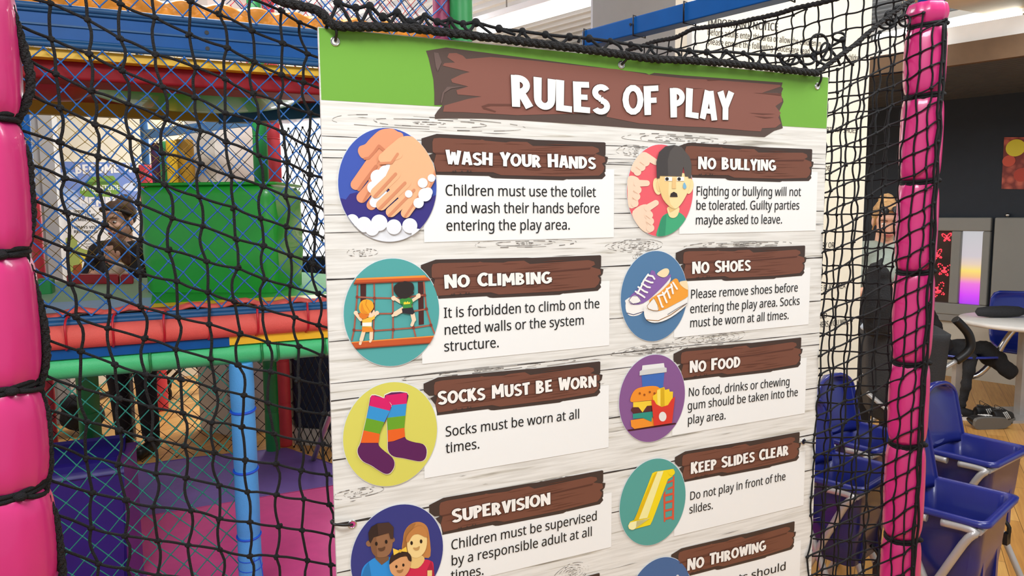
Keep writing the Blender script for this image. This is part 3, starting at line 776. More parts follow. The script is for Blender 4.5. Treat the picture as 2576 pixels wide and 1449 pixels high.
COMIC = {
 'A': (.68, [_S(.12, 0, .30, 1, .21, .26), _S(.58, -.01, .38, 1, .22, .24), _S(.2, .29, .5, .29, .17)]),
 'B': (.64, [st_] + _C(.2, .75, .21, .165, -92, 92, .18) + _C(.2, .28, .27, .19, -92, 92, .19) + [_S(.1, .915, .22, .915, .18), _S(.1, .53, .22, .53, .22), _S(.1, .09, .22, .09, .19)]),
 'C': (.60, _C(.36, .5, .26, .41, 48, 312, .21)),
 'D': (.66, [st_] + _C(.2, .5, .31, .41, -92, 92, .2) + [_S(.1, .91, .22, .91, .2), _S(.1, .09, .22, .09, .2)]),
 'E': (.58, [st_, _S(.12, .905, .5, .925, .19), _S(.12, .5, .45, .51, .17), _S(.12, .095, .53, .085, .19)]),
 'F': (.55, [st_, _S(.12, .905, .52, .925, .19), _S(.12, .5, .45, .51, .18)]),
 'G': (.70, _C(.36, .5, .26, .41, 52, 345, .21) + [_S(.36, .43, .66, .43, .17), _S(.58, .12, .58, .5, .18)]),
 'H': (.70, [st_, _S(.55, 0, .54, 1, .22, .24), _S(.12, .5, .55, .5, .19)]),
 'I': (.29, [_S(.14, 0, .13, 1, .23, .25)]),
 'K': (.64, [st_, _S(.17, .40, .50, 1.0, .2, .24), _S(.22, .58, .53, 0, .2, .25)]),
 'L': (.53, [st_, _S(.12, .095, .50, .095, .19, .2)]),
 'M': (.84, [_S(.12, 0, .15, 1, .2, .22), _S(.70, 0, .67, 1, .2, .22), _S(.15, .98, .41, .28, .2), _S(.67, .98, .41, .28, .2)]),
 'N': (.70, [_S(.12, 0, .12, 1, .2, .22), _S(.56, 0, .56, 1, .2, .22), _S(.13, .97, .55, .03, .23)]),
 'O': (.74, _C(.36, .5, .26, .41, 0, 360, .21)),
 'P': (.57, [st_] + bowl),
 'R': (.64, [st_] + bowl + [_S(.27, .47, .52, 0, .22, .24)]),
 'S': (.60, _C(.31, .725, .195, .185, 28, 270, .19) + _C(.29, .275, .205, .185, -152, 90, .19) + [_S(.28, .54, .33, .46, .19)]),
 'T': (.58, [_S(.02, .905, .56, .92, .2), _S(.29, 0, .29, .95, .22, .25)]),
 'U': (.67, [_S(.13, .32, .12, 1, .22, .24), _S(.54, .32, .54, 1, .22, .24)] + _C(.335, .33, .205, .235, 178, 362, .215)),
 'V': (.64, [_S(.12, 1, .31, .02, .25, .19), _S(.53, 1, .33, .02, .24, .19)]),
 'W': (.86, [_S(.1, 1, .23, 0, .23, .18), _S(.43, .86, .26, 0, .22, .18), _S(.43, .86, .58, 0, .22, .18), _S(.75, 1, .61, 0, .23, .18)]),
 'Y': (.62, [_S(.1, 1, .31, .42, .24, .2), _S(.53, 1, .31, .42, .24, .2), _S(.31, 0, .31, .5, .22)]),
}
rc = random.Random(3)
def comic(f, txt, st, en, h, lay, first=1.09, m='f6f3ec', edge='3c2620'):
    adv = []
    start = True
    for c in txt:
        if c == ' ': adv.append(.42); start = True
        else: adv.append(COMIC[c][0] * (first if start else 1)); start = False
    tot = sum(adv); k = (math.dist(st, en)) / tot
    ux, uy = (en[0] - st[0]) / math.dist(st, en), (en[1] - st[1]) / math.dist(st, en)
    x = 0; start = True
    for c, a in zip(txt, adv):
        if c != ' ':
            g = first if start else 1; start = False
            r = math.radians(rc.uniform(-4, 4)); dy = rc.uniform(-.03, .03) * h
            cw = COMIC[c][0] / 2
            def tr(p, ex=0.0, ey=0.0):
                px, py = (p[0] - cw), (p[1] - .5)
                qx, qy = px * math.cos(r) * g - py * math.sin(r) * h / k * .5 + cw * g, (py * g + px * math.sin(r) * k / h) + .5 * g
                X = (x + qx) * k; Y = qy * h + dy
                return (st[0] + ux * X + ex, st[1] + uy * X + Y + ey)
            for q in COMIC[c][1]:
                for ex, ey in ((.0009, -.0009), (-.0009, .0006)):
                    f.poly([tr(p, ex, ey) for p in q], ink(edge), lay - 1)
            for q in COMIC[c][1]:
                f.poly([tr(p) for p in q], ink(m), lay)
        else: start = True
        x += a

sgn = thing('rules_sign', 'large printed RULES OF PLAY sign board hung on the black netting', 'sign', P0 + U * 0.517 + Z * 0.43)
SW, ZT, ZB = 1.0345, 1.872, 0.43
M_board = bpy.data.materials.new('white_plank_print'); M_board.use_nodes = True
nt = M_board.node_tree; b = nt.nodes['Principled BSDF']
tc = nt.nodes.new('ShaderNodeTexCoord'); vr = nt.nodes.new('ShaderNodeMapping')
vr.inputs['Rotation'].default_value = (0, 0, -math.atan2(U.y, U.x))
nt.links.new(tc.outputs['Object'], vr.inputs[0])
def nnode(scale, vec, det, dist=0.0):
    m = nt.nodes.new('ShaderNodeMapping'); m.inputs['Scale'].default_value = vec
    nt.links.new(vr.outputs[0], m.inputs[0])
    n = nt.nodes.new('ShaderNodeTexNoise'); n.inputs['Scale'].default_value = scale; n.inputs['Detail'].default_value = det
    n.inputs['Distortion'].default_value = dist
    nt.links.new(m.outputs[0], n.inputs[0]); return n
def ramp(src, stops):
    r = nt.nodes.new('ShaderNodeValToRGB'); e = r.color_ramp.elements
    e[0].position, e[0].color = stops[0]; e[1].position, e[1].color = stops[-1]
    for p, c in stops[1:-1]:
        q = e.new(p); q.color = c
    nt.links.new(src.outputs[0], r.inputs[0]); return r
W4 = (1, 1, 1, 1)
g1 = ramp(nnode(3.2, (1.4, 1, 34), 6, 0.6), [(0.28, lin('aeaaa3')), (0.33, lin('e2dfd8')), (0.40, W4)])
g2 = ramp(nnode(7.0, (1.2, 1, 26), 4, 0.3), [(0.30, lin('c4c0b8')), (0.6, W4)])
g3 = ramp(nnode(11, (1, 1, 1.4), 3), [(0.27, lin('d6d2ca')), (0.32, W4)])
mm = nt.nodes.new('ShaderNodeMixRGB'); mm.blend_type = 'MULTIPLY'; mm.inputs[0].default_value = 0.45
nt.links.new(g1.outputs[0], mm.inputs[1]); nt.links.new(g2.outputs[0], mm.inputs[2])
m3 = nt.nodes.new('ShaderNodeMixRGB'); m3.blend_type = 'MULTIPLY'; m3.inputs[0].default_value = 0.35
nt.links.new(mm.outputs[0], m3.inputs[1]); nt.links.new(g3.outputs[0], m3.inputs[2])
m4 = nt.nodes.new('ShaderNodeMixRGB'); m4.blend_type = 'MULTIPLY'; m4.inputs[0].default_value = 1
m4.inputs[2].default_value = lin('ebe9e2')
nt.links.new(m3.outputs[0], m4.inputs[1]); nt.links.new(m4.outputs[0], b.inputs['Base Color'])
b.inputs['Roughness'].default_value = 0.42; b.inputs['Specular IOR Level'].default_value = 0.4

bd = MB(); bd.slab(P0 + Z * ZB, P0 + U * SW + Z * ZB, P0 + Z * ZT, V * 0.006)
bd.build('board', M_board, sgn)
f = Flat(P0, U, -V)
zg = 1.7675
f.poly([(0.0012, zg), (SW - .0012, zg), (SW - .0012, ZT - .0015), (0.0012, ZT - .0015)], ink('72aa3e'), 1)
f.done('green_header', sgn)
# dark joints between the printed planks, long grain and knots
f = Flat(P0, U, -V)
rg = random.Random(11)
def joint(x, y, w, s0=0, s1=SW, col='3a3532'):
    z = FP(x, y)[1]; n = 40; up_, dn = [], []
    for i in range(n + 1):
        s = s0 + (s1 - s0) * i / n; q = z + 0.0012 * math.sin(s * 9 + x)
        h = w * rg.uniform(.35, 1.0)
        up_.append((s, q + h)); dn.append((s, q - h))
    f.poly(up_ + dn[::-1], ink(col), 1)
joint(830, 378, .0007); joint(830, 542, .0009); joint(830, 587, .0006); joint(832, 704, .0017); joint(835, 858, .0011)
joint(838, 966, .0009); joint(842, 1008, .0012); joint(845, 1157, .0012); joint(846, 1318, .0021); joint(846, 1440, .0012)
joint(820, 342, .0006); joint(2060, 425, .0007); joint(1560, 410, .0006, .5)
def grain(cx_, cz_, L, hgt, rings):
    for k in range(rings):
        t = (k + .4) / rings; pts = []
        n = 40
        a = [(cx_ + L * t * math.cos(q) * (1 + .06 * math.sin(3 * q + k)), cz_ + hgt * t * math.sin(q) * (1 + .12 * math.sin(2 * q + k))) for q in [2 * math.pi * i / n for i in range(n + 1)]]
        for i in range(n):
            if rg.random() < .72:
                p, q = a[i], a[i + 1]; wd_ = rg.uniform(.0002, .0008)
                f.poly([(p[0], p[1] - wd_), (q[0], q[1] - wd_), (q[0], q[1] + wd_), (p[0], p[1] + wd_)], ink(rg.choice(['8f8982', 'a7a199', '6f6963'])), 1)
for x, y, L, h, r in ((1080, 310, .20, .013, 3), (1700, 350, .14, .010, 4), (1320, 612, .12, .009, 3), (1600, 618, .07, .012, 6), (1610, 645, .02, .006, 4), (1790, 850, .10, .015, 6),
                      (1440, 1440, .04, .018, 6), (910, 635, .03, .008, 3), (1600, 380, .05, .012, 4), (1860, 615, .16, .007, 4), (1230, 930, .2, .007, 3), (1640, 880, .1, .010, 5), (1400, 1208, .05, .006, 3), (900, 1240, .05, .010, 3)):
    q = FP(x, y); grain(q[0], q[1], L, h, r)
for i in range(230):
    s, z = rg.uniform(.01, SW - .01), rg.uniform(.75, 1.76); L = rg.uniform(.01, .09); h = rg.uniform(.0002, .0008)
    f.poly([(s, z), (s + L * .5, z - h), (min(s + L, SW - .001), z + rg.uniform(-.001, .001)), (s + L * .5, z + h)], ink(rg.choice(['aaa59d', 'bdb8b0', '8f8a84'])), 1)
f.done('plank_print', sgn)

# wooden name boards: outline measured on one of them, then placed where each sits
T_OUT = [(880, 232), (882, 300), (930, 350), (985, 356), (940, 374), (985, 440), (1000, 520), (1000, 541), (1455, 552), (1480, 566), (1510, 571), (2090, 588), (2120, 578), (2128, 580), (2420, 578), (2450, 548), (2440, 522), (2449, 515), (2450, 462), (2440, 456), (2462, 434), (2470, 392), (2442, 382), (2449, 372), (2450, 272), (2440, 265), (1850, 243), (1800, 237), (1100, 197), (1010, 193)]
T_IN = [(973, 262), (985, 232), (1040, 226), (1380, 246), (1395, 240), (1420, 250), (1600, 266), (1640, 258), (1780, 262), (1830, 296), (2340, 300), (2388, 318), (2396, 345), (2362, 362), (2440, 390), (2448, 430), (2418, 446), (2440, 480), (2425, 520), (2395, 548), (2100, 556), (1560, 545), (1490, 520), (1280, 516), (1010, 516), (985, 440), (1000, 384), (1004, 362), (975, 345)]
T_SHADE = [(973, 345), (985, 352), (1400, 360), (1900, 372), (2360, 368), (2350, 382), (1900, 384), (1400, 372), (1000, 366)]
def plank(f, tl, tr, lay, dark='43352f', mid='764a3a'):
    a0 = CA(880, 232); a1 = CA(2450, 272)
    k = (tr[0] - tl[0]) / (a1[0] - a0[0])
    def tm(p):
        q = CA(*p); return (tl[0] + (q[0] - a0[0]) * k, tr[1] + (q[1] - a1[1]) * k)
    f.poly([tm(p) for p in T_OUT], ink(dark), lay)
    f.poly([tm(p) for p in T_IN], ink(mid), lay + 1)
    f.poly([tm(p) for p in T_SHADE], ink('5b362b'), lay + 2)
    r2 = random.Random(5)
    for i in range(34):
        x, y = r2.uniform(1010, 2000), r2.uniform(275, 535); L = r2.uniform(120, 420); h = r2.uniform(1.2, 4)
        y2 = y + L * .012 + r2.uniform(-5, 5)
        if x + L > 2390: L = 2390 - x
        f.poly([tm(p) for p in ((x, y), (x + L * .4, y + L * .006 - h), (x + L, y2), (x + L * .5, y + L * .006 + h))], ink('653c2d'), lay + 2)
    for x in (1150, 1170, 1225, 1275, 1300):
        f.poly([tm(p) for p in ((x - 14, 519), (x, 500 + (x % 3) * 4), (x + 10, 519))], ink(dark), lay + 2)
def rect(f, crop, bl, br, tr, col, lay, ztop=None):
    a, b_, c = crop(*bl), crop(*br), crop(*tr)
    s0, s1 = a[0], (b_[0] + c[0]) / 2
    z0, z1 = (a[1] + b_[1]) / 2, (ztop if ztop else c[1])
    f.poly([(s0, z0), (s1, z0), (s1, z1), (s0, z1)], ink(col), lay)
def panel(name, crop, tip, trc, bl, br, tr, head, hs, he, hh, lines, icon):
    r = MB()
    ff = Flat(P0, U, -V); rect(ff, crop, bl, br, tr, 'f3f3ef', 2); base = ff.done(name, sgn)
    g = Flat(P0, U, -V); tl = tip if not callable(tip) else tip()
    plank(g, tl, crop(*trc), 3); g.done('heading_board', base)
    g = Flat(P0, U, -V)
    h0 = crop(hs[0], hs[1] - hh)[1] - crop(*hs)[1]
    comic(g, head, crop(*hs), crop(*he), h0, 8); g.done('heading_letters', base)
    g = Flat(P0, U, -V)
    for tx, a, e, cp in lines:
        hz_ = crop(a[0], a[1] - cp)[1] - crop(*a)[1]
        g.text(tx, crop(*a), crop(*e), hz_, ink('191919'), 4, 7)
    g.done('rule_text', base)
    g = Flat(P0, U, -V); icon(g); g.done('pictogram', base)
    return base
def ellof(c, l, r, t, b=None, rz=None):
    L, Rr, T = c(*l), c(*r), c(*t)
    if b: B = c(*b); rz = (T[1] - B[1]) / 2
    return (L[0] + Rr[0]) / 2, T[1] - rz, (Rr[0] - L[0]) / 2, rz

def ic_hands(f):
    I = Icon(CA, *ellof(CA, (170, 620), (1007, 620), (590, 143), (590, 1112)), '4058af', f, 5)
    I.P([(150, 735), (195, 742), (235, 752), (270, 705), (330, 690), (500, 800), (800, 850), (930, 745), (1010, 710), (1020, 1010), (150, 1010)], '3a327f', 0)
    a, sh = 'e69b73', 'cc7f5c'
    I.P([(655, 160), (600, 148), (520, 165), (440, 235), (400, 280), (350, 302), (338, 345), (365, 395), (405, 405), (440, 385), (490, 330), (520, 300), (600, 330), (720, 230)], a, 1, 4)
    I.P([(700, 180), (560, 200), (470, 380), (400, 520), (520, 700), (640, 500), (720, 260)], a, 1, 4)
    for p in ((480, 395, 320, 625, 92), (520, 560, 370, 735, 92), (560, 640, 452, 800, 84)): I.K(*p, a, 2)
    I.Ln([(515, 295), (480, 345), (430, 400), (395, 405)], 22, sh, 3); I.K(520, 300, 560, 335, 26, sh, 3)
    I.K(490, 470, 345, 668, 28, sh, 3); I.K(430, 690, 385, 770, 18, sh, 3)
    for x, y, r in ((505, 560, 62), (470, 650, 55), (570, 520, 58), (480, 775, 45), (520, 720, 70), (600, 490, 40)): I.O(x, y, r, 'eef1f4', 4)
    h, hs = 'f2b588', 'd78f68'
    I.P([(510, 395), (560, 335), (640, 265), (700, 222), (775, 213), (850, 240), (930, 310), (985, 400), (1002, 500), (985, 590), (930, 680), (850, 760), (760, 800), (640, 700), (560, 600), (610, 460), (540, 440)], h, 5, 4)
    for p in ((650, 540, 488, 695, 92), (740, 610, 535, 800, 92), (810, 690, 617, 858, 90), (850, 720, 742, 868, 84)): I.K(*p, h, 6)
    I.K(670, 365, 555, 400, 92, h, 6)
    for p in ((672, 365, 620, 440, 22), (620, 440, 525, 445, 20), (655, 535, 478, 728, 26), (735, 612, 520, 830, 26), (812, 672, 600, 890, 24), (868, 700, 735, 898, 18)): I.K(*p, hs, 7)
    I.P([(1000, 440), (1004, 520), (985, 600), (940, 680), (930, 670), (965, 590)], hs, 7)
    for x, y, r in ((960, 570, 33), (885, 612, 42), (905, 712, 57), (850, 782, 44), (766, 705, 32), (930, 690, 40)): I.O(x, y, r, 'eef1f4', 8)
    I.P([(240, 965), (840, 980), (840, 1120), (240, 1120)], 'e9ecf0', 1)
    for x, y, r in ((285, 935, 58), (385, 965, 66), (515, 950, 70), (640, 985, 64), (775, 975, 64), (840, 1050, 50), (455, 1000, 60)): I.O(x, y, r, 'e9ecf0', 9)
def ic_climb(f):
    I = Icon(CB, *ellof(CB, (217, 640), (1030, 640), (640, 170), (640, 1085)), '53a5a2', f, 5)
    dk = '4a2320'
    I.P([(358, 385), (408, 385), (405, 740), (362, 740)], dk, 0); I.P([(848, 368), (895, 368), (900, 730), (856, 736)], dk, 0)
    rp = 'a35f4b'
    for pl in ([(335, 385), (330, 500), (305, 780), (285, 865)], [(475, 380), (478, 505), (470, 780), (465, 870)], [(630, 378), (635, 505), (637, 775), (632, 845)], [(765, 370), (800, 600), (810, 760), (828, 830)], [(898, 368), (908, 480), (920, 600), (960, 735), (992, 815)],
               [(325, 497), (478, 505), (630, 508), (780, 495), (908, 480)], [(320, 640), (475, 640), (635, 638), (790, 622), (920, 600)], [(303, 780), (470, 785), (637, 773), (810, 760), (960, 737)]):
        I.Ln(pl, 14, rp, 1)
    for x, y in ((330, 497), (478, 507), (637, 775), (810, 758), (958, 736), (303, 778), (920, 598), (635, 640), (905, 482), (470, 782)): I.O(x, y, 13, '8a3b2c', 2)
    I.P([(322, 338), (905, 312), (932, 340), (318, 366)], 'f0923a', 3); I.P([(315, 352), (930, 330), (952, 352), (298, 388)], 'c4572a', 3); I.P([(300, 378), (950, 350), (952, 358), (298, 390)], '8e3a22', 4)
    I.P([(275, 880), (990, 825), (985, 850), (285, 900)], 'f0923a', 3); I.P([(278, 888), (988, 835), (960, 890), (318, 940)], 'c4572a', 3); I.P([(312, 930), (965, 884), (958, 892), (318, 940)], '8e3a22', 4)
    sk = 'f6d5b4'
    for p in ((705, 545, 650, 510, 26), (795, 530, 855, 490, 26), (720, 600, 655, 640, 40), (800, 640, 812, 690, 36), (812, 690, 795, 735, 26), (655, 640, 632, 655, 22)): I.K(*p, sk, 5)
    for x, y in ((640, 510), (852, 490)): I.P([(x - 22, y - 8), (x - 10, y - 20), (x + 2, y - 24), (x + 14, y - 18), (x + 16, y + 8), (x, y + 18), (x - 16, y + 10)], sk, 5, 3)
    I.P([(690, 520), (715, 505), (770, 500), (795, 515), (805, 545), (790, 560), (800, 590), (720, 600), (715, 560), (695, 555)], '3f8f3f', 6)
    I.P([(722, 545), (738, 535), (745, 545), (758, 532), (768, 545), (780, 535), (778, 555), (725, 560)], 'f1d63a', 7)
    I.P([(708, 595), (800, 585), (818, 630), (800, 645), (760, 640), (715, 632)], '2c2a30', 6)
    I.P([(640, 440), (645, 400), (690, 372), (720, 368), (735, 362), (800, 380), (812, 425), (805, 450), (812, 465), (780, 490), (745, 508), (700, 505), (665, 480), (650, 460)], '2e2624', 7, 3)
    for p in ((440, 690, 490, 640, 26), (360, 690, 320, 640, 26), (385, 790, 365, 860, 32), (450, 790, 448, 850, 30), (365, 860, 355, 895, 22), (448, 860, 440, 875, 20)): I.K(*p, sk, 5)
    for x, y in ((498, 632), (318, 632)): I.O(x, y, 18, sk, 5)
    I.P([(372, 690), (455, 660), (480, 650), (478, 680), (455, 695), (452, 755), (372, 750)], 'f3c24a', 6); I.P([(372, 715), (453, 712), (452, 745), (372, 745)], 'f4f0ea', 7)
    I.P([(370, 752), (455, 755), (468, 790), (415, 795), (372, 795)], 'e98b2b', 6)
    I.O(440, 630, 40, 'f6d5b4', 6); I.P([(440, 560), (475, 545), (472, 600), (450, 640)], '3a2320', 6)
    I.P([(345, 600), (350, 555), (375, 525), (415, 517), (455, 535), (470, 575), (455, 610), (420, 640), (370, 640)], 'f3a92e', 7, 4)
    I.P([(355, 630), (390, 640), (430, 640), (415, 670), (380, 685), (345, 660)], 'df7a24', 7, 3); I.P([(370, 545), (385, 600), (420, 635), (400, 640), (360, 610)], 'e48f28', 8, 3); I.Ln([(410, 520), (400, 560), (440, 625)], 5, 'd98a24', 8)
def ic_socks(f):
    I = Icon(CC, *ellof(CC, (210, 720), (1013, 720), (590, 278), (590, 1163)), 'd9d35f', f, 5)
    def sock(pts, bands, k):
        cxx = sum(p[0] for p in pts) / len(pts); cyy = sum(p[1] for p in pts) / len(pts)
        I.P([(cxx + (x - cxx) * 1.03, cyy + (y - cyy) * 1.02) for x, y in pts], 'f2ecd8', k, 3); I.P(pts, '5c1c55', k + 1, 3)
        for poly, col in bands: I.P(poly, col, k + 2)
    right = [(568, 385), (755, 365), (752, 460), (740, 560), (735, 735), (800, 780), (890, 800), (922, 850), (912, 920), (870, 947), (790, 935), (720, 920), (640, 905), (597, 860), (592, 780), (590, 690), (583, 580)]
    sock(right, [([(572, 405), (575, 385), (745, 364), (756, 370), (752, 458), (620, 470), (600, 512)], 'd81b66'), ([(600, 515), (632, 468), (752, 456), (741, 558), (583, 577)], '3494d2'), ([(583, 577), (741, 558), (732, 662), (592, 682)], '6aa224'), ([(592, 682), (732, 662), (738, 738), (640, 775), (592, 782)], 'e8641f')], 0)
    left = [(455, 385), (555, 410), (620, 470), (605, 520), (575, 600), (530, 690), (510, 790), (540, 840), (630, 915), (647, 980), (615, 1040), (570, 1052), (510, 1020), (450, 980), (380, 945), (340, 890), (335, 840), (358, 790), (385, 680), (408, 580), (430, 470)]
    sock(left, [([(447, 392), (460, 384), (560, 409), (575, 392), (622, 470), (607, 516), (433, 472)], 'd81b66'), ([(433, 472), (607, 516), (562, 612), (408, 577)], '3494d2'), ([(408, 577), (562, 612), (521, 712), (385, 682)], '6aa224'), ([(385, 682), (521, 712), (511, 788), (360, 788)], 'e8641f')], 3)
RZL = None
def ic_family(f):
    e = ellof(CC, (210, 720), (1013, 720), (590, 278), (590, 1163))
    c0 = ellof(CD, (277, 890), (1065, 890), (720, 397), None, e[3])
    I = Icon(CD, *c0, '363a80', f, 5)
    I.P([(380, 940), (440, 880), (500, 850), (600, 850), (680, 900), (680, 1400), (340, 1400), (360, 1050)], '2b90dc', 0, 3); I.P([(375, 1000), (395, 940), (430, 890), (450, 1000), (450, 1400), (360, 1400)], '2477b8', 1)
    I.P([(485, 840), (600, 840), (600, 870), (540, 915), (485, 860)], '7a563c', 1)
    I.O(432, 732, 26, '94694a', 1); I.O(628, 700, 24, '94694a', 1)
    I.P([(440, 660), (480, 620), (600, 620), (632, 680), (625, 780), (590, 835), (530, 850), (480, 835), (450, 780)], '94694a', 2, 4); I.P([(440, 660), (490, 630), (500, 845), (470, 825), (448, 770)], '82593d', 3)
    I.P([(430, 710), (425, 640), (450, 590), (500, 560), (600, 550), (640, 590), (638, 690), (612, 690), (600, 640), (530, 660), (470, 680), (445, 730)], '32231f', 3); I.P([(500, 560), (600, 550), (640, 590), (638, 690), (612, 690), (600, 640), (510, 660)], '473129', 4)
    for x, y in ((493, 732), (577, 715)): I.O(x, y, 11, '1f1512', 4, 17)
    I.P([(508, 770), (540, 768), (568, 755), (560, 785), (530, 795), (512, 785)], '5e3f2b', 4, 3)
    I.P([(720, 850), (722, 700), (740, 620), (790, 565), (860, 548), (920, 580), (945, 660), (955, 840), (880, 850)], 'c48346', 0, 3); I.P([(722, 850), (725, 700), (745, 615), (790, 565), (830, 560), (775, 650), (770, 850)], 'a86f3a', 1)
    I.P([(690, 1400), (700, 980), (760, 900), (870, 870), (960, 880), (985, 960), (985, 1400)], 'd3294d', 1, 3); I.P([(960, 880), (985, 960), (985, 1400), (930, 1400), (925, 960)], 'b01f40', 2); I.P([(928, 960), (968, 958), (965, 1400), (925, 1400)], 'f0cf86', 3)
    I.P([(770, 850), (870, 830), (905, 870), (850, 940), (770, 930)], 'eac57c', 2, 3)
    I.P([(760, 700), (800, 660), (850, 650), (910, 640), (925, 720), (905, 800), (850, 850), (790, 840), (760, 790)], 'f4d590', 3, 4); I.P([(745, 700), (770, 640), (850, 580), (915, 610), (925, 680), (850, 650), (800, 665), (765, 720)], 'c48346', 4, 3)
    for x, y in ((793, 726), (874, 712)): I.O(x, y, 11, '2a1a12', 4, 17)
    I.P([(806, 765), (835, 765), (862, 752), (855, 782), (830, 790), (812, 780)], 'c69a5c', 4, 3)
    I.P([(605, 900), (640, 860), (760, 840), (785, 880), (770, 960), (720, 1015), (660, 1012), (615, 970)], 'dba06c', 5, 4)
    I.P([(603, 905), (610, 850), (650, 800), (740, 795), (785, 830), (790, 880), (765, 870), (740, 830), (660, 865), (625, 890)], '35231f', 6, 3)
    I.P([(632, 768), (690, 790), (745, 755), (755, 800), (700, 795), (640, 828)], 'f3c94b', 7); I.O(694, 790, 14, 'e2b53c', 8)
    for x, y in ((663, 925), (722, 912)): I.O(x, y, 10, '2a1a12', 6, 13)
    I.P([(665, 955), (695, 955), (722, 945), (712, 970), (690, 980), (672, 972)], 'a87444', 6, 3)
    I.P([(620, 1010), (700, 1020), (740, 1060), (740, 1400), (600, 1400)], 'e0a63a', 5)
def ic_bully(f):
    e = ellof(CE, (160, 790), (897, 790), (540, 283), (540, 1308))
    I = Icon(CE, *e, 'e8606a', f, 5)
    hd, hd2 = 'f3d3b8', 'e9bfa0'
    def hand(base, tip, knuck):
        I.P(base, hd, 0, 3, cl=False); I.K(*tip, 78, hd, 1, 66, cl=False)
        for x, y, r in knuck: I.O(x, y, r, hd, 1, cl=False); 
        for (x, y, r), (x2, y2, r2_) in zip(knuck[:-1], knuck[1:]): I.K((x + x2) / 2 + 6, (y + y2) / 2 + 4, (x + x2) / 2 - 40, (y + y2) / 2 - 30, 6, hd2, 2, cl=False)
    hand([(330, 370), (390, 380), (440, 440), (370, 520), (300, 600), (240, 600), (200, 560), (260, 440)], (380, 420, 478, 480), [(365, 480, 48), (320, 535, 45), (275, 590, 42)])
    hand([(170, 650), (240, 635), (300, 680), (300, 780), (270, 960), (180, 985), (165, 800)], (270, 715, 380, 715), [(275, 790, 45), (265, 865, 42), (245, 940, 42)])
    hand([(215, 1060), (280, 980), (370, 950), (420, 1000), (430, 1120), (440, 1240), (390, 1270), (300, 1210)], (390, 990, 480, 935), [(400, 1070, 48), (415, 1140, 45), (418, 1215, 45)])
    sk, sk2 = 'f5dca2', 'e6c27e'
    I.P([(510, 1330), (520, 1180), (560, 1080), (650, 1040), (740, 1040), (820, 1120), (880, 1330)], '43a878', 0, 3); I.P([(510, 1330), (520, 1180), (560, 1085), (600, 1060), (580, 1330)], '37916a', 1)
    I.P([(612, 980), (735, 980), (728, 1060), (690, 1100), (640, 1095), (615, 1050)], sk, 2, 3); I.P([(612, 980), (735, 980), (690, 1010), (640, 1040)], sk2, 3)
    I.O(495, 750, 46, sk, 2, 95, -10, cl=False); I.O(855, 750, 42, sk, 2, 85, 10, cl=False); I.O(505, 750, 22, 'efcc90', 3, 60, -10, cl=False)
    I.P([(505, 640), (600, 600), (850, 620), (850, 760), (800, 880), (740, 970), (690, 1000), (640, 985), (560, 900), (520, 780)], sk, 4, 3)
    I.P([(515, 640), (620, 640), (615, 830), (640, 950), (690, 1000), (640, 985), (560, 900), (520, 780)], 'eccb8a', 5, 0)
    I.P([(485, 660), (480, 480), (510, 370), (580, 305), (680, 288), (760, 310), (850, 420), (872, 500), (870, 660), (840, 660), (835, 640), (800, 640), (782, 530), (762, 640), (520, 632), (515, 660)], '55504d', 6, 0, cl=False)
    I.P([(485, 660), (480, 480), (510, 370), (580, 305), (690, 292), (630, 360), (605, 460), (610, 635), (520, 632), (515, 660)], '454140', 7, 0, cl=False)
    for x in (610, 745):
        I.P([(x - 35, 645), (x + 45, 645), (x + 45, 690), (x - 35, 690)], 'f7f4ee', 6); I.O(x - 12, 668, 19, '2b2827', 7)
    I.P([(660, 655), (695, 655), (700, 775), (655, 775)], 'e8c384', 6)
    I.P([(632, 868), (640, 830), (675, 810), (710, 830), (718, 868)], '352d2b', 6)
    I.P([(790, 705), (815, 755), (795, 780), (775, 755)], '7db7d8', 7, 3)
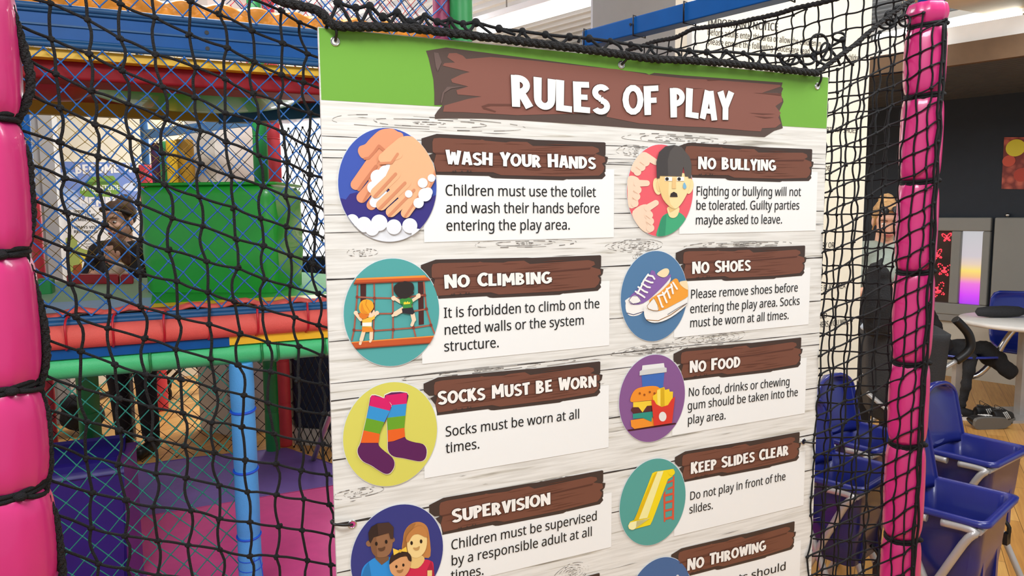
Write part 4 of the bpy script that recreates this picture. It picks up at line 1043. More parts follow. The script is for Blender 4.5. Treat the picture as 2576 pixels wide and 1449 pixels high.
def ic_shoes(f):
    I = Icon(CF, *ellof(CF, (92, 640), (832, 640), (500, 138), (440, 1147)), '537ca3', f, 5)
    def shoe(sole, upper, toe, lining, laces, col, dk, k, stripe):
        I.P(sole, 'f4f1ea', k, 3); I.Ln(stripe, 7, dk, k + 1); I.P(upper, col, k + 2, 3); I.P(lining, 'f3dcb0', k + 3, 3); I.P(toe, 'f2efe8', k + 4, 3); I.Ln(toe + toe[:1], 5, dk, k + 4)
        for l in laces: I.Ln(l, 20, 'f5f3ee', k + 5)
    shoe([(145, 720), (180, 660), (600, 440), (640, 420), (640, 480), (560, 600), (350, 810), (270, 860), (190, 860), (150, 810)], [(190, 650), (280, 560), (400, 420), (430, 355), (470, 370), (480, 400), (560, 440), (640, 400), (630, 450), (500, 590), (340, 720), (200, 730)],
         [(175, 690), (215, 640), (270, 640), (310, 690), (290, 715), (220, 728)], [(490, 395), (560, 340), (610, 335), (628, 370), (600, 420), (550, 432)],
         [[(250, 590), (330, 640), (350, 655)], [(280, 540), (350, 590), (380, 600)], [(320, 500), (380, 540), (410, 545)], [(350, 460), (420, 490), (440, 490)], [(385, 410), (440, 420), (460, 450)], [(270, 610), (310, 540), (340, 470), (390, 400)]], '8a63a8', '3c3560', 0, [(160, 830), (230, 850), (340, 815)])
    shoe([(345, 780), (370, 720), (560, 700), (830, 600), (832, 690), (800, 760), (640, 880), (500, 935), (400, 925), (350, 870)], [(400, 690), (520, 600), (640, 480), (690, 445), (720, 460), (740, 500), (832, 570), (835, 640), (700, 720), (560, 790), (450, 800)],
         [(372, 750), (420, 690), (450, 665), (490, 740), (500, 800), (440, 800), (385, 780)], [(735, 485), (790, 470), (832, 480), (835, 570), (760, 530)],
         [[(500, 650), (540, 760), (548, 760)], [(545, 600), (590, 710)], [(590, 560), (625, 660)], [(640, 510), (660, 610)], [(660, 490), (705, 560)], [(490, 640), (560, 620), (600, 560), (650, 530)]], 'f0a13a', '9c6a24', 6, [(370, 905), (500, 915), (640, 850), (820, 720)])
    I.Ln([(600, 845), (720, 770), (815, 720)], 6, '4a4a55', 12)
def ic_food(f):
    I = Icon(CG, *ellof(CG, (73, 720), (806, 720), (485, 228), (400, 1208)), '87598f', f, 5)
    I.P([(165, 1068), (700, 990), (715, 1005), (180, 1085)], '4a1524', 0)
    I.P([(322, 460), (578, 425), (560, 620), (335, 640)], '3f6cb8', 0); I.P([(298, 462), (300, 415), (325, 400), (330, 350), (570, 323), (578, 370), (600, 378), (600, 425)], 'e9e9e6', 1); I.P([(325, 400), (578, 370), (600, 380), (600, 422), (298, 462), (300, 418)], 'd3d3cf', 2)
    I.P([(200, 755), (205, 690), (250, 620), (330, 590), (450, 578), (520, 600), (560, 680), (560, 720), (300, 750)], 'f0922c', 2, 3)
    for x, y in ((298, 660), (350, 676), (410, 645), (462, 660)): I.O(x, y, 12, '9a4f18', 4)
    I.P([(225, 760), (500, 735), (500, 790), (380, 800), (330, 872), (285, 815), (225, 815)], 'f4ce3b', 3); I.P([(200, 850), (215, 818), (285, 812), (320, 862), (345, 862), (385, 798), (500, 780), (500, 850), (230, 888)], '5a2a2a', 2, 0); I.P([(222, 890), (500, 855), (500, 920), (225, 945)], '2f9382', 2)
    I.P([(198, 960), (440, 925), (480, 1020), (240, 1058), (205, 1030)], 'f0922c', 2, 0); I.P([(330, 935), (435, 925), (430, 978)], '2f9382', 3)
    for pts, c in (([(440, 690), (485, 660), (490, 620), (530, 600), (570, 590), (580, 620), (625, 610), (630, 640), (668, 640), (660, 800), (460, 840)], 'f3cb2f'), ([(530, 600), (570, 598), (575, 820), (530, 820)], 'd8ad1e'), ([(490, 625), (525, 615), (525, 800), (495, 790)], 'f7dd6a')): I.P(pts, c, 5)
    I.P([(425, 735), (455, 735), (480, 780), (540, 812), (610, 790), (655, 720), (690, 695), (655, 990), (455, 1022)], 'd93a2e', 6); I.O(550, 918, 42, 'e8e2dc', 7, 54)
def ic_slide(f):
    I = Icon(CH, *ellof(CH, (70, 740), (720, 640), (450, 283), (350, 1147)), '55a197', f, 5)
    I.P([(595, 460), (610, 460), (605, 890), (585, 890)], 'd8573a', 0); I.P([(500, 640), (520, 600), (520, 910), (505, 912)], 'd8573a', 0)
    for y in (490, 555, 620, 690, 770, 850): I.P([(515 if y > 600 else 545, y + 22), (598, y), (598, y + 22), (515 if y > 600 else 535, y + 44)], 'd8573a', 0)
    I.P([(390, 430), (420, 415), (600, 388), (607, 420), (590, 460), (545, 490), (390, 900), (370, 940), (200, 985), (160, 980), (150, 950), (170, 910), (215, 890)], 'f4d91e', 1); I.P([(440, 415), (500, 408), (340, 870), (255, 885)], 'f4eca0', 2); I.P([(152, 950), (170, 915), (370, 870), (235, 900), (225, 970), (180, 985)], 'f6f0b4', 3, 0); I.O(190, 950, 38, 'f6f0b4', 3); I.O(580, 420, 32, 'f4d91e', 2)
    I.P([(410, 440), (440, 415), (255, 885), (205, 900)], 'e3bb12', 2)
def ic_throw(f):
    e = ellof(CH, (70, 740), (720, 640), (450, 283), (350, 1147))
    c = ellof(CH, (160, 1600), (680, 1500), (455, 1272), None, e[3])
    tp = CH(455, 1272)
    I = Icon(CH, tp[0] + .004, tp[1] - e[3], e[2], e[3], '46699a', f, 5)
    I.O(640, 1445, 14, 'd9dde6', 1)
tl = lambda c, x, y: c(x, y)
panel('rule_panel', CA, CA(880, 232), (2450, 272), (905, 1108), (2520, 1083), (2525, 495), 'WASH YOUR HANDS', (1085, 452), (2365, 492), 112,
      [('Children must use the toilet', (1080, 718), (2368, 730), 92), ('and wash their hands before', (1085, 868), (2400, 868), 92), ('entering the play area.', (1088, 1018), (2150, 1008), 92)], ic_hands)
panel('rule_panel', CB, CB(875, 232), (2412, 148), (888, 1065), (2480, 915), (2487, 360), 'NO CLIMBING', (1072, 425), (1990, 380), 108,
      [('It is forbidden to climb on the', (1068, 677), (2400, 591), 88), ('netted walls or the system', (1070, 822), (2270, 733), 88), ('structure.', (1070, 963), (1545, 925), 88)], ic_climb)
panel('rule_panel', CC, CC(898, 295), (2405, 103), (908, 1092), (2475, 835), (2480, 300), 'SOCKS MUST BE WORN', (1015, 470), (2372, 310), 108,
      [('Socks must be worn at all', (1082, 740), (2230, 583), 86), ('times.', (1085, 880), (1380, 838), 86)], ic_socks)
panel('rule_panel', CD, CD(945, 410), (2430, 115), (908, 1092 - 10), (2500, 820), (2502, 300), 'SUPERVISION', (1135, 556), (1980, 398), 108,
      [('Children must be supervised', (1130, 790), (2380, 533), 84), ('by a responsible adult at all', (1130, 925), (2338, 668), 84), ('times.', (1130, 1050), (1415, 998), 84)], ic_family)
panel('rule_panel', CE, (CF(707, 175)[0], CE(733, 340)[1]), (2232, 342), (748, 1278), (2265, 1248), (2300, 590), 'NO BULLYING', (948, 557), (1822, 577), 128,
      [('Fighting or bullying will not', (930, 853), (2105, 858), 104), ('be tolerated. Guilty parties', (928, 1012), (2088, 1008), 104), ('maybe asked to leave.', (922, 1176), (1898, 1165), 104)], ic_bully)
panel('rule_panel', CF, CF(707, 175), (2153, 85), (688, 1107), (2190, 960), (2215, 325), 'NO SHOES', (882, 392), (1540, 358), 125,
      [('Please remove shoes before', (868, 672), (2072, 590), 100), ('entering the play area. Socks', (862, 835), (2092, 738), 100), ('must be worn at all times.', (860, 993), (1972, 897), 100)], ic_shoes)
panel('rule_panel', CG, CG(682, 235), (2110, 45), (668, 1132), (2150, 890), (2170, 265), 'NO FOOD', (855, 432), (1425, 367), 122,
      [('No food, drinks or chewing', (843, 700), (1982, 570), 96), ('gum should be taken into the', (835, 850), (2072, 690), 96), ('play area.', (835, 1008), (1268, 950), 96)], ic_food)
panel('rule_panel', CH, CH(617, 290), (1850, 30), (610, 1055), (1890, 750), (1905, 215), 'KEEP SLIDES CLEAR', (768, 438), (1735, 248), 104,
      [('Do not play in front of the', (760, 700), (1710, 497), 82), ('slides.', (755, 832), (995, 783), 82)], ic_slide)
panel('rule_panel', CH, CH(580, 1268), (1800, 912), (560, 2050), (1850, 1640), (1858, 1095), 'NO THROWING', (732, 1395), (1512, 1190), 106,
      [('No objects should', (748, 1640), (1716, 1383), 82)], ic_throw)
# top edge of one more heading at the foot of the left column
g = Flat(P0, U, -V); q = CD(2400, 990); plank(g, (q[0] - .338, q[1] - .004), q, 3); g.done('heading_board', sgn)
# headline plank
g = Flat(P0, U, -V)
o = CT.many([(812, 383), (965, 358), (1115, 378), (2060, 500), (2470, 552), (2492, 563), (2530, 549)]) + CR.many([(0, 568), (755, 622), (746, 655), (759, 666), (737, 724), (757, 742), (762, 768), (729, 840), (757, 965), (692, 985), (620, 1032), (560, 1029), (0, 992)]) + CT.many([(2040, 940), (1500, 905), (1250, 893), (985, 890), (880, 895), (878, 868), (900, 835), (938, 792), (875, 792), (875, 700), (868, 600), (850, 520), (832, 440)])
g.poly(o, ink('574740'), 2)
o = CT.many([(1115, 445), (1300, 430), (1600, 455), (2080, 508), (2250, 522), (2500, 566)]) + CR.many([(0, 590), (200, 600), (735, 640), (742, 652), (600, 700), (720, 702), (748, 722), (752, 765), (700, 800), (740, 850), (722, 885), (742, 930), (700, 962), (600, 966), (590, 990), (500, 985), (200, 960), (0, 952)]) + CT.many([(2420, 930), (2170, 880), (2180, 850), (1500, 868), (1100, 846), (940, 842), (950, 795), (1130, 745), (1230, 728), (1050, 712), (1040, 680), (1130, 652), (1010, 622), (1000, 598), (1080, 560), (1140, 543), (938, 495), (950, 476), (1030, 472), (972, 432), (985, 402), (1040, 400), (1090, 420)])
g.poly(o, ink('86564a'), 3)  # brown greyed, with the glare on the sign's top mixed in
g.poly(CT.many([(1230, 800), (1280, 782), (1600, 785), (2000, 800), (1600, 800), (1300, 798), (1250, 806), (1340, 838), (1330, 845), (1240, 820)]), ink('674035'), 4)
g.poly(CT.many([(970, 655), (1110, 650), (1000, 668), (950, 700), (930, 780), (922, 770), (935, 700)]), ink('6a5751'), 4)
g.poly(CT.many([(870, 395), (905, 400), (930, 470), (900, 540), (885, 500)]), ink('6a5751'), 4)
for p in ([(2350, 640), (2576, 632), (2570, 640)],): g.poly(CT.many(p), ink('674035'), 4)
for p in ([(0, 664), (160, 665), (60, 672)], [(180, 596), (300, 604), (190, 610)], [(530, 700), (748, 705), (740, 722), (660, 712)], [(540, 875), (690, 885), (620, 892)], [(500, 850), (700, 858), (600, 864)]): g.poly(CR.many(p), ink('674035'), 4)
g.done('title_board', sgn)
for tx, a, e, h in (('RULES', (1285, 268), (1533, 288), 80), ('OF', (1564, 288), (1656, 292), 74), ('PLAY', (1683, 295), (1842, 303), 74)):
    g = Flat(P0, U, -V); comic(g, tx, FP(*a), FP(*e), FP(a[0], a[1] - h)[1] - FP(*a)[1], 8, first=1.0); g.done('title_word', sgn)
# eyelets and cable ties
M_tie = mk('black_nylon', '151515', 0.35, var=0)
for (x, y), (tx, ty), hole in (((843, 104), (838, 62), 'e8ebe6'), ((1563, 163), (1572, 140), 'e8ebe6'), ((2056, 217), (2058, 182), 'e8ebe6'), ((886, 1319), (838, 1316), 'd64f92'), ((2021, 1111), (2047, 1113), '1a1a30')):
    q = MB(); c = F(x, y, 0.0006)
    q.tube([c + U * .006 * math.cos(t) + Z * .006 * math.sin(t) for t in [2 * math.pi * i / 20 for i in range(20)]], .0014, 6, closed=True)
    q.lathe([(.0058, 0), (.0058, .0002)], c - V * .0003, (U, Z, -V), 18, 1)
    q.build('eyelet', [M_chrome, ink(hole)], sgn)
    q = MB(); t = F(tx, ty, 0.004)
    q.tube(spline([c - V * .001, (c + t) / 2 - V * .007 + U * .002, t - V * .004, t + V * .01, (c + t) / 2 + V * .012], 4), .0022, 6)
    q.build('cable_tie', M_tie, sgn)
# ================================================================ pink posts, black netting
M_pink = mk('pink_vinyl_sleeve', 'cd2c75', 0.33, var=0.04, scale=5, coat=0.35)
def strand_rope(path, r, turns_per_m, m_build, mi=0, n=6, strands=3):
    L = [0.0]
    for a, b_ in zip(path[:-1], path[1:]): L.append(L[-1] + (b_ - a).length)
    step = 1.0 / turns_per_m / 7
    N = max(8, int(L[-1] / step))
    pts = []
    j = 0
    for i in range(N + 1):
        d_ = L[-1] * i / N
        while j < len(L) - 2 and L[j + 1] < d_: j += 1
        t = (d_ - L[j]) / max(1e-9, L[j + 1] - L[j])
        pts.append((path[j].lerp(path[j + 1], t), d_))
    for s in range(strands):
        q = []
        for i, (p, d_) in enumerate(pts):
            a, b_ = pts[max(0, i - 1)][0], pts[min(N, i + 1)][0]
            T = (b_ - a).normalized(); e1 = T.cross(V).normalized(); e2 = T.cross(e1)
            w_ = 2 * math.pi * (d_ * turns_per_m + s / strands)
            q.append(p + (e1 * math.cos(w_) + e2 * math.sin(w_)) * r * 0.5 + rv(r * 0.08))
        m_build.tube(q, r * 0.62, n, mi)
POSTS = {}
def pink_post(px, R, bands, ztop, label, closed_top):
    c = F(px, 533); c.z = 0
    t = thing('padded_post', label, 'padded post', c, None, None)
    zs = [F(px, y).z for y in bands]
    zs = [ztop] + zs + [0.0]
    rw = random.Random(int(abs(px)))
    for i in range(len(zs) - 1):
        z1, z0 = zs[i], zs[i + 1]
        H_ = z1 - z0
        if H_ < 0.02: continue
        ph = [rw.uniform(0, 6.28) for _ in range(4)]
        def mod(a, s):
            d0, d1 = s * H_, (1 - s) * H_
            w_ = math.exp(-d0 / .028) + math.exp(-d1 / .028)
            return 1 + 0.035 * w_ * (math.sin(9 * a + ph[0]) + .6 * math.sin(14 * a + ph[1])) + 0.008 * math.sin(2 * a + ph[2] + 3 * s)
        prof = []
        nr = 22
        for k in range(nr + 1):
            s = k / nr
            d_ = min(s, 1 - s) * H_
            rr = R * (0.80 + 0.20 * (1 - math.exp(-d_ / .012)) + 0.035 * math.sin(math.pi * s))
            if i == 0 and closed_top and s > .9: rr *= 1 - 0.55 * ((s - .9) / .1) ** 2
            prof.append((rr, z0 + H_ * s))
        q = MB(); q.lathe(prof, c, None, 40, 0, mod)
        q.build('foam_sleeve', M_pink, t)
    for z_ in zs[1:-1]:
        q = MB()
        for dzb in (-0.003, 0.003):
            q.tube([c + V3((math.cos(a) * R * .86, math.sin(a) * R * .86, z_ + dzb + .006 * math.sin(a + 1))) for a in [2 * math.pi * j / 28 for j in range(28)]], .0036, 7, closed=True)
        q.ball(c - V * R * .84 + U * R * .35 + Z * z_, (.009, .008, .006))
        q.build('binding_cord', M_cord, t)
    POSTS[label] = (c, R, t)
    return c, t
RC, rpost = pink_post(2308, .0415, [62, 240, 455, 680, 905, 1105, 1335, 1560], F(2340, 8).z, 'tall pink padded post wrapped in black netting right of the sign', True)
LC, lpost = pink_post(-30, .0465, [-45, 305, 640, 975, 1237, 1500], 2.25, 'pink padded post cropped by the left edge of the photo', False)
q = MB(); tc_ = F(2340, 8)
q.prism([tc_ + U * .018 - Z * .012, tc_ + U * .052 - Z * .004, tc_ + U * .05 - Z * .04, tc_ + U * .03 - Z * .05], V * .02)
q.build('sleeve_corner', M_pink, rpost, bevel=.006)
q = MB(); q.lathe([(.027, 0), (.027, .25)], RC + Z * (tc_.z - .04) + U * .012, None, 16); q.build('frame_tube', M_blue, rpost)

net = thing('safety_net', 'black knotted safety net strung between the two pink posts, carrying the sign', 'safety net', P0 + U * .45 + V * .02)
rn = random.Random(21)
def cord_net(nodes, rows, cols, r, kr, name, parent, mat=None, wob=.004, sides=6, bow=.006):
    cm, km = MB(), MB()
    def seg(a, b_, lat, amt):
        m1_ = a.lerp(b_, .33) + lat * amt; m2_ = a.lerp(b_, .67) + lat * amt * .8
        return [a, m1_, m2_]
    for path, lat, sc in [(p, Z, .35) for p in rows] + [(p, U, 1.0) for p in cols]:
        pts = [nodes[k] for k in path if k in nodes]
        if len(pts) < 2: continue
        full = []
        for a, b_ in zip(pts[:-1], pts[1:]): full += seg(a, b_, lat, rn.uniform(-bow, bow) * sc)
        full.append(pts[-1])
        cm.tube(spline(full, 2), r, sides)
    for k, p in nodes.items():
        if k in NOKNOT: continue
        ax = (U, V, Z)
        km.ball(p, (kr * rn.uniform(1.0, 1.3), kr * .8, kr * rn.uniform(.75, 1.0)), 0, 7, 5, ax)
        d_ = (U * rn.uniform(-1, 1) + Z * rn.uniform(-1, 1)) * kr * .7
        km.ball(p + d_ - V * kr * .3, kr * .62, 0, 6, 4)
    return merge(cm, km).build(name, mat or M_cord, parent)
def merge(a, b_):
    n = len(a.v); a.v += b_.v
    for f_, m_, s_ in zip(b_.f, b_.m, b_.s): a.face(tuple(i + n for i in f_), m_, s_)
    return a
NOKNOT = set()
# left panel
XT = [133, 223, 310, 397, 483, 563, 637, 703, 763, 812]
XB = [240, 320, 400, 480, 557, 630, 700, 770, 832, 880]
ropeL = [(8, -60), (20, 0), (40, 60), (62, 130), (76, 190), (74, 240), (50, 290), (40, 312), (48, 345), (70, 400), (76, 470), (80, 540), (72, 600), (62, 640), (76, 690), (96, 760), (112, 830), (116, 900), (102, 962), (100, 985), (116, 1040), (122, 1110), (124, 1170), (112, 1232), (114, 1250), (138, 1300), (150, 1380), (158, 1449), (160, 1540)]
def ropex(y):
    for (xa, ya), (xb, yb) in zip(ropeL[:-1], ropeL[1:]):
        if ya <= y <= yb: return xa + (xb - xa) * (y - ya) / (yb - ya)
    return ropeL[-1][0]
nodes = {}; rows_, cols_ = [], [[] for _ in range(10)]
for r_ in range(-6, 17):
    row = []
    yl, yr = 97 + 88 * r_, 363 + 75.5 * r_
    y0 = yl - 30
    for k in range(10):
        t = k / 8.0
        y = yl + (yr - yl) * t + (20 - 10 * max(0, min(1, r_ / 13))) * math.sin(math.pi * min(t, 1)) + rn.uniform(-5, 5)
        x = XT[k] + (XB[k] - XT[k]) * (y - 100) / 1300 + rn.uniform(-9, 9) * (1 if k < 9 else 0)
        if y < -90: continue
        if k == 9: x = 868
        lim = 690 + (y + 5) * 2.2
        if y < 62 and x > lim: continue
        nodes[(r_, k)] = F(x, y, -.014 + rn.uniform(-.004, .004) - (.006 if k > 7 else 0))
        row.append((r_, k)); cols_[k].append((r_, k))
    yk = yl - 34
    if row and row[0][1] == 0 and -60 < yk < 1540:
        key = (r_, 'e'); nodes[key] = F(ropex(yk) + 6, yk, .002); NOKNOT.add(key); row = [key] + row
    if len(row) > 1: rows_.append(row)
cord_net(nodes, rows_, cols_, .0020, .0046, 'net_panel', net)
q = MB(); strand_rope([F(x, y, .004) for x, y in [(p.x, p.y) for p in spline([(x, y, 0) for x, y in ropeL], 5)]], .0056, 28, q)
q.build('border_rope', M_rope, net)
for y in (305, 640, 975, 1237):
    q = MB(); a = F(ropex(y), y, .006); b_ = LC - V * .035 + U * .02; b_ = V3((b_.x, b_.y, F(-10, y).z))
    q.tube(spline([a + V * .01, a - V * .008, a.lerp(b_, .5) - V * .01, b_], 4), .0036, 6); q.build('rope_tie', M_cord, net)
# right panel, wrapped over the right post
nodes = {}; rows_, cols_ = [], [[] for _ in range(9)]
XA = [2080, 2115, 2150, 2185, 2221, 2256, 2286, 2318, 2345]
def top_rope_y(x):
    return 187 - (x - 2057) * 0.765 if x < 2297 else 3
def wrap(x, y, base):
    r = ray(x, y); RR = .0415 * 1.045 + .0035                # lies on the sleeve where it meets it
    A_ = r.x * r.x + r.y * r.y; B_ = -2 * (r.x * RC.x + r.y * RC.y); C_ = RC.x ** 2 + RC.y ** 2 - RR * RR
    ds = B_ * B_ - 4 * A_ * C_
    if ds > 0: return EYE + r * ((-B_ - math.sqrt(ds)) / (2 * A_))
    return F(x, y, base)
for r_ in range(-15, 19):
    row = []
    for k in range(9):
        y = 636 + 51 * r_ - 16 * k + rn.uniform(-4, 4)
        x = XA[k] - .058 * (y - 617) + rn.uniform(-4, 4)
        if y < -60 or y < top_rope_y(x) - 4 + rn.uniform(0, 8): continue
        if x > 2297 - .05 * y and y < 30: continue
        nodes[(r_, k)] = wrap(x, y, .002 + rn.uniform(-.003, .003) if k < 5 else .001)
        row.append((r_, k)); cols_[k].append((r_, k))
    if row and row[0][1] == 0:
        x, y = 2036, 636 + 51 * r_ + 14; key = (r_, 'e'); nodes[key] = F(x, y, -.016); NOKNOT.add(key); row = [key] + row
    if row and row[-1][1] == 8:
        p = nodes[row[-1]]; key = (r_, 'f'); nodes[key] = p + V * .03 + U * .006 + Z * .004; NOKNOT.add(key); row.append(key)
    if len(row) > 1: rows_.append(row)
cord_net(nodes, rows_, cols_, .0020, .0043, 'net_panel', net, bow=.005)
q = MB()
for dx in (-4, 4):
    pts = []
    for i in range(40):
        y = 60 + 1450 * i / 39; x = 2345 - .058 * (y - 617) + dx + rn.uniform(-3, 3); pts.append(wrap(x, y, .002))
    q.tube(spline(pts, 2), .0028, 6)
q.build('edge_cord', M_cord, net)
# rope lying along the top edge of the sign, rising to both posts
tr_ = [(640, -45), (700, 0), (745, 12), (800, 27), (831, 57), (851, 66), (883, 67), (950, 68), (1034, 71), (1134, 83), (1301, 103), (1468, 124), (1635, 147), (1725, 152), (1816, 158), (1916, 168), (2016, 180), (2057, 184)]
q = MB(); strand_rope([F(p.x, p.y, .011) for p in spline([(x, y, 0) for x, y in tr_], 4)], .0068, 26, q); q.build('border_rope', M_rope, net)
q = MB()
tr2 = [(2057, 184), (2100, 150), (2150, 113), (2197, 72), (2250, 30), (2297, 0), (2330, 40)]
strand_rope([F(p.x, p.y, .008) for p in spline([(x, y, 0) for x, y in tr2[:-1]], 4)], .0052, 26, q); q.build('border_rope', M_rope, net)
# loose row of knots above the rope
kn = [(850, 7), (895, 20), (930, 16), (963, 43), (999, 32), (1030, 55), (1069, 40), (1100, 55), (1132, 51), (1165, 60), (1197, 57), (1255, 72), (1314, 79), (1372, 87), (1432, 93), (1482, 97), (1535, 104), (1586, 112), (1639, 118), (1686, 124), (1733, 128), (1778, 131), (1826, 130), (1870, 134), (1920, 138), (1960, 140), (2003, 140), (2045, 140), (2085, 120), (2120, 100)]
cm, km = MB(), MB()
cm.tube(spline([F(x, y, -.004) for x, y in kn], 3), .0028, 6)
for i, (x, y) in enumerate(kn):
    km.ball(F(x, y, -.003), .0062 * rn.uniform(.9, 1.2), 0, 7, 5)
    e = i + (1 if i + 1 < len(kn) else 0)
    xr = x + rn.uniform(22, 42)
    ry = [p for p in tr_ if p[0] <= xr][-1][1] + 4 if xr < 2050 else 165
    mid = (x + rn.uniform(2, 26), (y + ry) / 2 + rn.uniform(-6, 6))
    cm.tube(spline([F(x, y, -.003), F(mid[0], mid[1], .004), F(xr, ry, .004)], 5), .0027, 6)
    if i % 2 == 0: cm.tube(spline([F(x, y, -.003), F(x - 18, (y + ry) / 2 + 8, .002), F(x - 30, ry, .004)], 5), .0026, 6)
for cx2, cy2, rx2, ry2 in ((2060, 110, 22, 24), (2078, 130, 14, 22), (2030, 150, 20, 12), (1990, 150, 22, 12), (2110, 92, 16, 10), (2240, 45, 14, 18), (2262, 30, 12, 16), (2230, 60, 20, 12), (2275, 52, 14, 14)):
    cm.tube([F(cx2 + rx2 * math.cos(t), cy2 + ry2 * math.sin(t), .004 + .006 * math.sin(2 * t)) for t in [2 * math.pi * j / 20 for j in range(20)]], .0026, 6, closed=True)
merge(cm, km).build('loose_cord', M_cord, net)

# second net, running back from the right post under the blue beam
BM = at_d(1490, 99, 2.45)
DB = V3((BM.x - RC.x, BM.y - RC.y, 0)).normalized(); NB = V3((-DB.y, DB.x, 0))
if NB.y < 0: NB = -NB
def Q(x, y, off=0.0): return hit(x, y, RC + V * .055 - NB * off, NB)
net2 = thing('safety_net', 'flat-rowed black net hanging under the blue beam behind the sign', 'safety net', RC + V * .1 + DB * .5)
def rope2y(x):
    pts = [(1560, 128), (1600, 118), (1680, 97), (1745, 73), (1770, 69), (1840, 58), (1900, 48), (1960, 34), (2000, 22), (2060, 9), (2110, -3), (2300, -60)]
    for (xa, ya), (xb, yb) in zip(pts[:-1], pts[1:]):
        if xa <= x <= xb: return ya + (yb - ya) * (x - xa) / (xb - xa)
    return 140
NOKNOT = set(); nodes = {}; rows_, cols_ = [], [[] for _ in range(21)]
for r_ in range(-12, 24):
    row = []
    for k in range(20):
        y2 = 496 + 43.2 * r_
        x = 2256 - 37 * k + (0.5 * k * k * .25 if k > 6 else 0)
        y = y2 + (.24 * (450 - y2) / 370 * (2160 - x) if y2 < 450 else -0.02 * (y2 - 450) / 400 * (2160 - x)) + rn.uniform(-3, 3)
        x += -.052 * (y - 500) + rn.uniform(-4, 4)
        if y < rope2y(x) + 6 or x < 1590 or y > 1500: continue
        if x < 2000 and y > 330: continue
        nodes[(r_, k)] = Q(x, y, rn.uniform(-.004, .004)); row.append((r_, k)); cols_[k].append((r_, k))
    if len(row) > 1: rows_.append(row)
for k in range(20):
    if cols_[k]:
        a = cols_[k][0]; p = nodes[a]
        key = ('t', k); x = 2256 - 37 * k + (0.125 * k * k if k > 6 else 0) + 22
        nodes[key] = Q(x, rope2y(x)); NOKNOT.add(key); cols_[k] = [key] + cols_[k]
cord_net(nodes, rows_, cols_, .0021, .0042, 'net_panel', net2, bow=.006)
q = MB(); pts = [(1575, 127), (1608, 118), (1650, 104), (1700, 94), (1740, 74), (1770, 69), (1840, 60), (1900, 47), (1960, 34), (2000, 21), (2060, 8), (2110, -5)]
strand_rope([Q(p.x, p.y, .004) for p in spline([(x, y, 0) for x, y in pts], 4)], .0062, 24, q); q.build('border_rope', M_rope, net2)

# blue beam
bt = thing('frame_beam', 'blue square frame beam sloping down behind the top of the sign', 'frame beam', (BM.x, BM.y, BM.z))
a, e = Q(1478, 101, -.03), Q(2330, -82, -.03)
e = V3((e.x, e.y, a.z)); dd = (e - a)
q = MB(); q.box((a + e) / 2, dd / 2 + dd.normalized() * .0, NB * .026, Z * .027); q.build('beam_tube', M_blue, bt, bevel=.004)
for x, y in ((1608, 75), (1735, 42), (1985, -12), (1484, 100)):
    p = Q(x, y, -.03); p.z = a.z; t = dd.normalized()
    q = MB(); q.tube([p + NB * u_ + Z * w_ for u_, w_ in ((-.029, -.030), (.029, -.030), (.029, .030), (-.029, .030))], .0026, 6, closed=True); q.build('cable_tie', M_tie, bt)
q = MB(); p = Q(1587, 76, 0.0) ; q.lathe([(.004, 0), (.004, .004)], V3((p.x, p.y, a.z + .004)) - NB * 0.0, (DB, Z, -NB), 10); q.build('bolt_hole', M_black, bt)

# coloured diamond nets of the play frame
rd = random.Random(5)
def diamond(name, fn, a0, a1, z0, z1, cw, ch, r, mat, label, keep=None, jit=.004, knots=True, sides=4, kr=2.1):
    ni, nj = int((a1 - a0) / (cw / 2)) + 1, int((z1 - z0) / (ch / 2)) + 1
    P = {}
    for i in range(ni + 1):
        for j in range(nj + 1):
            if (i + j) % 2 == 0:
                a, z_ = a0 + i * cw / 2, z0 + j * ch / 2
                if a > a1 + 1e-6 or z_ > z1 + 1e-6: continue
                if keep and not keep(a, z_): continue
                P[(i, j)] = fn(a + rd.uniform(-jit, jit), z_ + rd.uniform(-jit, jit))
    q = MB()
    for (i, j), p in P.items():
        for di in (-1, 1):
            p2 = P.get((i + di, j + 1))
            if p2: q.tube([p, p2], r, sides, caps=False)
    if knots:
        for p in P.values(): q.ball(p, r * kr, 0, 5, 4)
    return tag(q.build(name, mat), label, 'diamond net')
M_netblue = mk('blue_net_cord', '2068b4', 0.6, var=0.1)
M_netgreen = mk('green_net_cord', '1f8a78', 0.55, var=0.1)
M_netochre = mk('ochre_net_cord', '8f7425', 0.6, var=0.1)
M_netred = mk('red_net_cord', 'c02338', 0.6, var=0.1)
M_netnavy = mk('navy_net_cord', '1c2740', 0.6, var=0.1)
diamond('diamond_net', lambda a, z: S(a, -.016, z), AL, AR, 1.25, 2.18, .086, .092, .0025, M_netblue, 'blue diamond net stretched between the lower deck and the blue edge beam')
diamond('diamond_net', lambda a, z: S(a, -.022, z), AL, AR, 2.315, 2.78, .086, .092, .0025, M_netblue, 'blue diamond net in front of the orange quilted wall')
diamond('diamond_net', lambda a, z: S(a, .01, z), AL, -.03, .03, 1.025, .082, .090, .0023, M_netgreen, 'green diamond net below the lower deck, over the indigo block')
diamond('diamond_net', lambda a, z: S(a, 2.06, z), AL, .34, 1.24, 2.9, .094, .094, .0019, M_netochre, 'ochre diamond net at the back of the lower deck', keep=lambda a, z: a < -.05)
diamond('diamond_net', lambda a, z: S(a, 2.10, z), AL, .36, .04, 2.5, .10, .10, .0022, M_black, 'thin black diamond net across the back of the play frame', keep=lambda a, z: z < 1.1 or a > -.45)
dg = (S(.79, 1.166, 0) - S(.45, 2.02, 0)); dgl = dg.length; dgn = dg.normalized()
diamond('diamond_net', lambda a, z: S(.45, 2.02, 0) + dgn * a + Z * z, .05, dgl, .04, 2.15, .085, .10, .0036, M_black, 'thin black diamond net on the slanting right side of the play frame')
